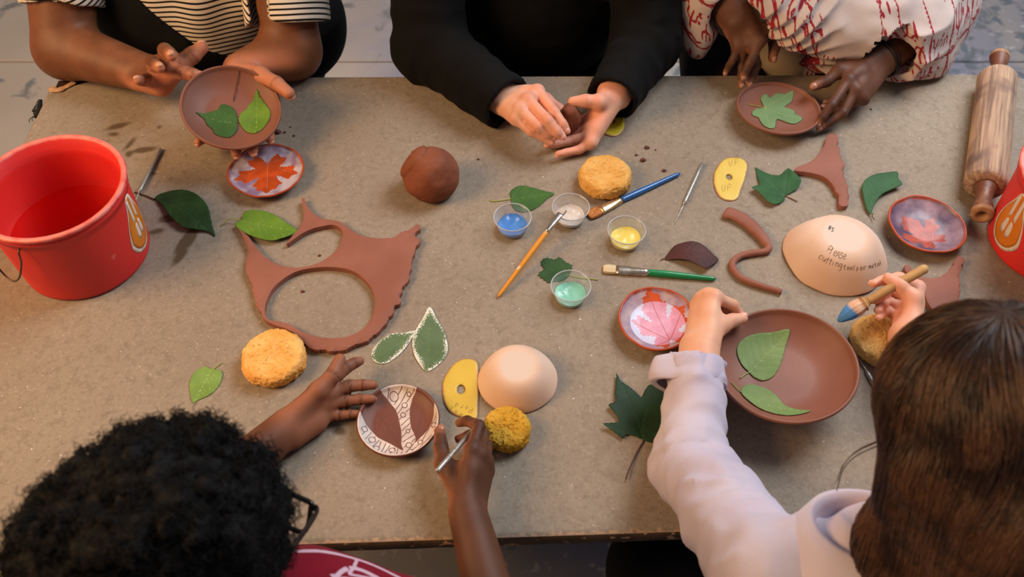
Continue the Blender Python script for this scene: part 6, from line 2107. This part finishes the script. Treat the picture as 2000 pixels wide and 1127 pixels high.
    rnd = RNG.normal(size=(len(ix), 3)); t1 = np.cross(nn, rnd); t1 /= np.linalg.norm(t1, axis=1)[:, None]; t2 = np.cross(nn, t1)
    s = np.linspace(0, 1, k)
    L = RNG.uniform(0.006, 0.016, len(ix)); rad = RNG.uniform(0.0018, 0.0035, len(ix)); tw = RNG.uniform(8, 15, len(ix))
    pts = base[:, None] - nn[:, None] * 0.003 + nn[:, None] * (L[:, None] * s)[..., None] + t1[:, None] * (rad[:, None] * np.cos(tw[:, None] * s))[..., None] + t2[:, None] * (rad[:, None] * np.sin(tw[:, None] * s))[..., None]
    strands('hair_curls', pts, None, hm, hair, 0.0005)
    # glasses
    gm = mat('glasses_black', (20, 18, 20), rough=0.3)
    gl = thing('glasses', 'dark rectangular glasses worn by the child in the red shirt', 'glasses', g(0, 0.09, 0.0))
    fz = 0.097
    for sg in (-1, 1):
        rim = [(sg * 0.012, fz, 0.012), (sg * 0.060, fz - 0.006, 0.016), (sg * 0.066, fz - 0.008, 0.010), (sg * 0.060, fz - 0.008, -0.022), (sg * 0.020, fz, -0.022), (sg * 0.012, fz, -0.010)]
        pts = spline([g(*q) for q in rim], 5, True)
        pts = np.vstack([pts, pts[:1]])
        obj('rim', *tube(pts, np.full((len(pts), 2), 0.0028), 8, upv=R[:, 1]), gm, gl)
        obj('temple', *tube(spline([g(sg * 0.066, fz - 0.008, 0.012), g(sg * 0.075, fz - 0.012, 0.012), g(sg * 0.080, 0.04, 0.012), g(sg * 0.083, -0.005, 0.010), g(sg * 0.082, -0.025, -0.015)], 5), np.tile([0.0022, 0.0042], (21, 1)), 8, upv=R[:, 2]), gm, gl)
    obj('bridge', *tube([g(-0.013, fz, 0.002), g(0, fz + 0.004, 0.006), g(0.013, fz, 0.002)], 0.0022, 8), gm, gl)
person_d()
needle_tool('silver needle tool held in the child hand beside the carved plate', P(853, 921, 78), P(925, 838, 34), P(963, 803, 14), rh=0.0034)

# ------------------------------------------------------------------ E: front right, long brown hair
def person_e():
    root = thing('person', 'person with long brown hair and lavender shirt steadying the large bowl', 'person', (0.42, 0.14, 0))
    B = Solid()
    sL = np.array([0.280, 0.330, 0.955]); sR = np.array([0.565, 0.33, 0.955])
    eL = P(1352, 915, 56); eR = np.array([0.66, 0.50, 0.83])
    B.cone((0.42, 0.14, 0.74), (0.42, 0.25, 0.93), 0.075, 0.08, 0.05)
    B.cone(sL, sR, 0.046, 0.046, 0.04)
    B.chain([sL, eL], [0.040, 0.029], 0.03)
    B.chain([sR, eR], [0.042, 0.032], 0.03)
    fw = unit((-0.25, 0.72, -0.62))
    R = rot(fw)
    hc = np.array([0.428, 0.395, 1.165])
    g = head(B, hc, R, 0.98, np.array([0.42, 0.29, 1.01]))
    hand(B, 'E', 'L', (1366, 678, 74), {
        'thumb': [(1410, 634, 78), (1430, 626, 74), (1450, 622, 70)],
        'index': [(1396, 580, 92), (1432, 596, 74), (1444, 616, 58), (1446, 628, 48)],
        'middle': [(1384, 578, 88), (1416, 592, 62), (1432, 614, 46), (1440, 630, 38)],
        'ring': [(1372, 584, 80), (1396, 598, 54), (1416, 620, 40), (1428, 640, 32)],
        'pinky': [(1362, 596, 70), (1378, 612, 48), (1396, 632, 36), (1410, 650, 30)]}, 0.90, eL, 0.0210, 0.027, fat=1.05, palm_r=1.05, flat=0.009)
    hand(B, 'E', 'R', (1775, 655, 70), {
        'thumb': [(1783, 582, 92), (1758, 558, 100), (1735, 544, 100)],
        'index': [(1792, 562, 76), (1756, 542, 78), (1722, 548, 84), (1706, 554, 86)],
        'middle': [(1782, 582, 62), (1738, 566, 62), (1718, 578, 72), (1708, 586, 78)],
        'ring': [(1770, 604, 54), (1732, 588, 54), (1720, 598, 64), (1716, 606, 70)],
        'pinky': [(1760, 626, 50), (1732, 606, 50), (1722, 614, 58), (1718, 620, 64)]}, 0.90, eR, 0.0205, 0.034, fat=1.05, palm_r=1.05, flat=0.008,
         dorsal=unit(np.array([0.72, 0.30, -0.35])))
    m = skin_mat('skin_e', (226, 174, 144), (218, 160, 130), (226, 160, 134), (212, 146, 120), sss=0.08)
    b = body_mesh(B, 0.0024, m, root)
    nl = mat('nail_e', (230, 170, 150), rough=0.3)
    nails(B, None, nl, b)
    eyes(g, R, 0.98, b, (70, 50, 34))
    # lavender shirt
    S = Solid()
    S.ell((0.42, 0.16, 0.80), (0.155, 0.130, 0.23), 0.05)
    S.ell((0.42, 0.25, 0.92), (0.150, 0.115, 0.13), 0.05)
    S.cone(sL, sR, 0.060, 0.060, 0.04)
    S.cone((0.40, 0.29, 0.98), (0.366, 0.345, 0.990), 0.068, 0.058, 0.04)
    wL = P(1366, 678, 74); cL = P(1358, 708, 72)
    S.chain([sL, eL], [0.064, 0.050], 0.03); S.chain([eL, cL + unit(cL - eL) * 0.02], [0.046, 0.038], 0.03)
    wR = P(1775, 655, 70); cR = wR + unit(eR - wR) * 0.05
    S.chain([sR, eR], [0.064, 0.054], 0.03); S.chain([eR, cR], [0.048, 0.036], 0.03)
    S.ops += [cut_plane(cL, cL - eL, 0.07), carve(cL - unit(cL - eL) * 0.03, cL + unit(cL - eL) * 0.06, 0.026, 0.031), cut_plane(cR, cR - eR, 0.06)]
    S.ops.append(lambda p, d: np.where((p[:, 1] > 0.50), np.maximum(d, TOP + 0.002 - p[:, 2]), d))
    f0 = folds([sL, eL, cL], 0.080, 0.0075, 11, 3.0); f2 = folds([sL, eL, cL], 0.034, 0.0050, 15, 3.2)
    f1 = lambda p: f0(p) + f2(p)
    S.disp = lambda p: f1(p) * sstep(0.40, 0.30, p[:, 0]) + 0.006 * np.sin(p[:, 0] * 70 + 4 * vnoise(p, 7, 4)) * sstep(0.28, 0.36, p[:, 0]) + 0.003 * (np.abs(vnoise(p, 30, 6)) - 0.3) + 0.002 * vnoise(p, 40, 3)
    sm = cloth_mat('lavender_cotton', (196, 185, 198), (188, 176, 192))
    obj('lavender_shirt', *S.mesh(0.0038), sm, root)
    # turned-up cuff
    ax = unit(cL - eL); lat = unit(np.cross(ax, (0, 0, 1))); up = np.cross(lat, ax)
    rings = []
    prof = [(-0.040, 0.036), (-0.041, 0.042), (-0.039, 0.0435), (-0.028, 0.0430), (-0.014, 0.0405), (-0.004, 0.0385), (0.001, 0.0365), (0.001, 0.034), (-0.004, 0.031), (-0.02, 0.031)]
    n = 64
    for o, r in prof:
        a = np.arange(n) * 2 * math.pi / n
        flare = 1 + 0.48 * np.clip(np.cos(a - math.pi * 1.0), 0, 1) ** 7 * (1.0 if -0.045 < o < -0.002 else 0.45)
        rr = r * flare * (1 + 0.03 * np.sin(3 * a + o * 90) + 0.02 * np.sin(7 * a))
        oo = o + 0.004 * np.sin(2 * a + 1)
        rings.append(cL + np.outer(oo, ax) + np.outer(np.cos(a) * rr, lat) + np.outer(np.sin(a) * rr * 0.92, up))
    obj('cuff', np.vstack(rings), grid_faces(len(prof), n, cv=True), sm, root)
    # collar
    nc = np.array([0.362, 0.350, 0.998]); au = unit((0.0, 0.45, 0.9)); cx = unit(np.cross((0, 1, 0), au)); cy = np.cross(au, cx)
    rings = []
    a = np.linspace(-0.25 * math.pi, 1.9 * math.pi, 90)
    prof = [(0.056, 0.000), (0.058, 0.030), (0.061, 0.040), (0.068, 0.040), (0.082, 0.022), (0.098, 0.000), (0.112, -0.014), (0.1125, -0.017), (0.098, -0.004), (0.080, 0.016), (0.066, 0.033)]
    for r, z in prof:
        wv = 1 + 0.10 * np.sin(3 * a + 1) * (r - 0.05) / 0.06
        zz = z + 0.010 * np.sin(2 * a + 0.5) * (r > 0.07)
        rings.append(nc + np.outer(np.cos(a) * r * wv * 0.92, cx) + np.outer(np.sin(a) * r * wv * 0.85, cy) + np.outer(zz, au))
    obj('collar', np.vstack(rings), grid_faces(len(prof), len(a)), sm, root)
    T = Solid()
    T.ell((0.42, 0.06, 0.57), (0.16, 0.15, 0.13), 0.05)
    for s in (-1, 1):
        T.chain([(0.42 + s * 0.08, 0.08, 0.54), (0.42 + s * (0.10 if s > 0 else 0.185), 0.50, 0.55), (0.42 + s * 0.11, 0.42, 0.10)], [0.085, 0.085, 0.05], 0.03)
    obj('trousers', *T.mesh(0.010), cloth_mat('navy_black', (16, 17, 22), (12, 13, 17), sheen=0), root)
    shoes(0.42, 0.40, 1, SHOE, root)
    # long hair: a cap on the skull, a mass over the shoulders, strands over both
    hm = mat('hair_brown_long', (92, 62, 42), rough=0.36, color2=(46, 29, 19), scale=26, lo=0.40, hi=0.60, spec=0.5)
    hb = mat('hair_brown_base', (52, 34, 23), rough=0.6, spec=0.2)
    H = Solid()
    H.ell(hc + R @ np.array([0, -0.020, 0.030]), np.array([0.092, 0.112, 0.100]), 0.03, R)
    H.ell(hc + R @ np.array([0, -0.055, -0.040]), np.array([0.094, 0.068, 0.105]), 0.04, R)
    back = hc + R @ np.array([0, -0.085, -0.06])
    H.chain([back, np.array([0.43, 0.245, 1.02]), np.array([0.43, 0.175, 0.93])], [0.072, 0.070, 0.055], 0.05)
    H.chain([hc + R @ np.array([-0.070, -0.02, -0.01]), np.array([0.362, 0.335, 1.075]), np.array([0.372, 0.275, 1.01])], [0.036, 0.028, 0.022], 0.04)
    H.chain([hc + R @ np.array([0.070, -0.02, -0.01]), np.array([0.50, 0.34, 1.07]), np.array([0.51, 0.27, 0.99])], [0.042, 0.036, 0.028], 0.04)
    H.ops.append(lambda p, d: np.maximum(d, ((p - hc) @ R[:, 1]) - 0.062 - 0.35 * np.clip((p - hc) @ R[:, 2] - 0.04, -0.05, 0.1)))
    H.disp = lambda p: 0.0025 * vnoise(p, 30, 3)
    V, F = H.mesh(0.004)
    hair = obj('long_hair', V, F, hb, root)
    N = vnormals(V, F)
    crown = hc + R @ np.array([0.0, -0.035, 0.125])
    # strands: march from scalp points down along the surface
    ix = RNG.choice(len(V), 13000)
    p = V[ix].copy(); n = N[ix].copy()
    k = 16; path = [p + n * 0.0005]
    grav = np.array([0, -0.35, -1.0])
    tree_p = V; 
    from mathutils.kdtree import KDTree
    kd = KDTree(len(V))
    for i, v in enumerate(V): kd.insert(v, i)
    kd.balance()
    lift = RNG.uniform(0.0004, 0.0035, len(ix))[:, None]
    jit = np.stack([vnoise(p, 22, 31), vnoise(p, 22, 32), vnoise(p, 22, 33)], 1) * 0.22 + RNG.normal(size=(len(ix), 3)) * 0.03
    cur = p.copy()
    for s in range(k - 1):
        away = cur - crown
        away /= np.linalg.norm(away, axis=1)[:, None] + 1e-9
        rel = (cur - hc) @ R[:, 2]
        wgt = sstep(0.09, -0.02, rel)[:, None]
        d = away * (1 - wgt) + (grav / 1.06) * wgt + jit
        d = d - n * np.einsum('ij,ij->i', d, n)[:, None]
        d /= np.linalg.norm(d, axis=1)[:, None] + 1e-9
        cur = cur + d * 0.011
        nx = np.array([kd.find(c)[1] for c in cur])
        q = V[nx]; n = N[nx]
        cur = cur - n * np.einsum('ij,ij->i', cur - q, n)[:, None] 
        path.append(cur + n * lift)
    strands('hair_strands', np.stack(path, 1), None, hm, hair, 0.00035)
    # a few loose locks in front of the shoulder
    lk = []
    for a in range(4):
        o = RNG.normal(size=3) * 0.0018
        lk.append(spline([P(1716, 866, 310) + o, P(1674, 886, 300) + o, P(1648, 912, 290) + o, P(1634, 952, 280) + o * 2], 5))
    strands('loose_lock', np.array(lk), None, hb, hair, 0.0006)
person_e()
# the round brush held up
BRP = mat('bristle_painted', (226, 196, 170), rough=0.6, color2=(214, 160, 128), scale=40, bump=0.4, bscale=400)
overlay(BRP, (72, 138, 206), attr_name='along', lo=0.48, hi=0.60, noise=(60, 0.35))
brush('bare wood paint brush with blue-dipped bristles held above the pale sponge', P(1636, 622, 66), P(1811, 522, 118), 0.046, 0.006, 0.0125, 0.0085, 0.0072, BRP, HN, HN, hprof=[(0, 0.85), (0.3, 0.95), (0.6, 1.0), (0.96, 1.0), (1, 0.6)], flatten=0.8, bcurve=0.010, pointed=True)
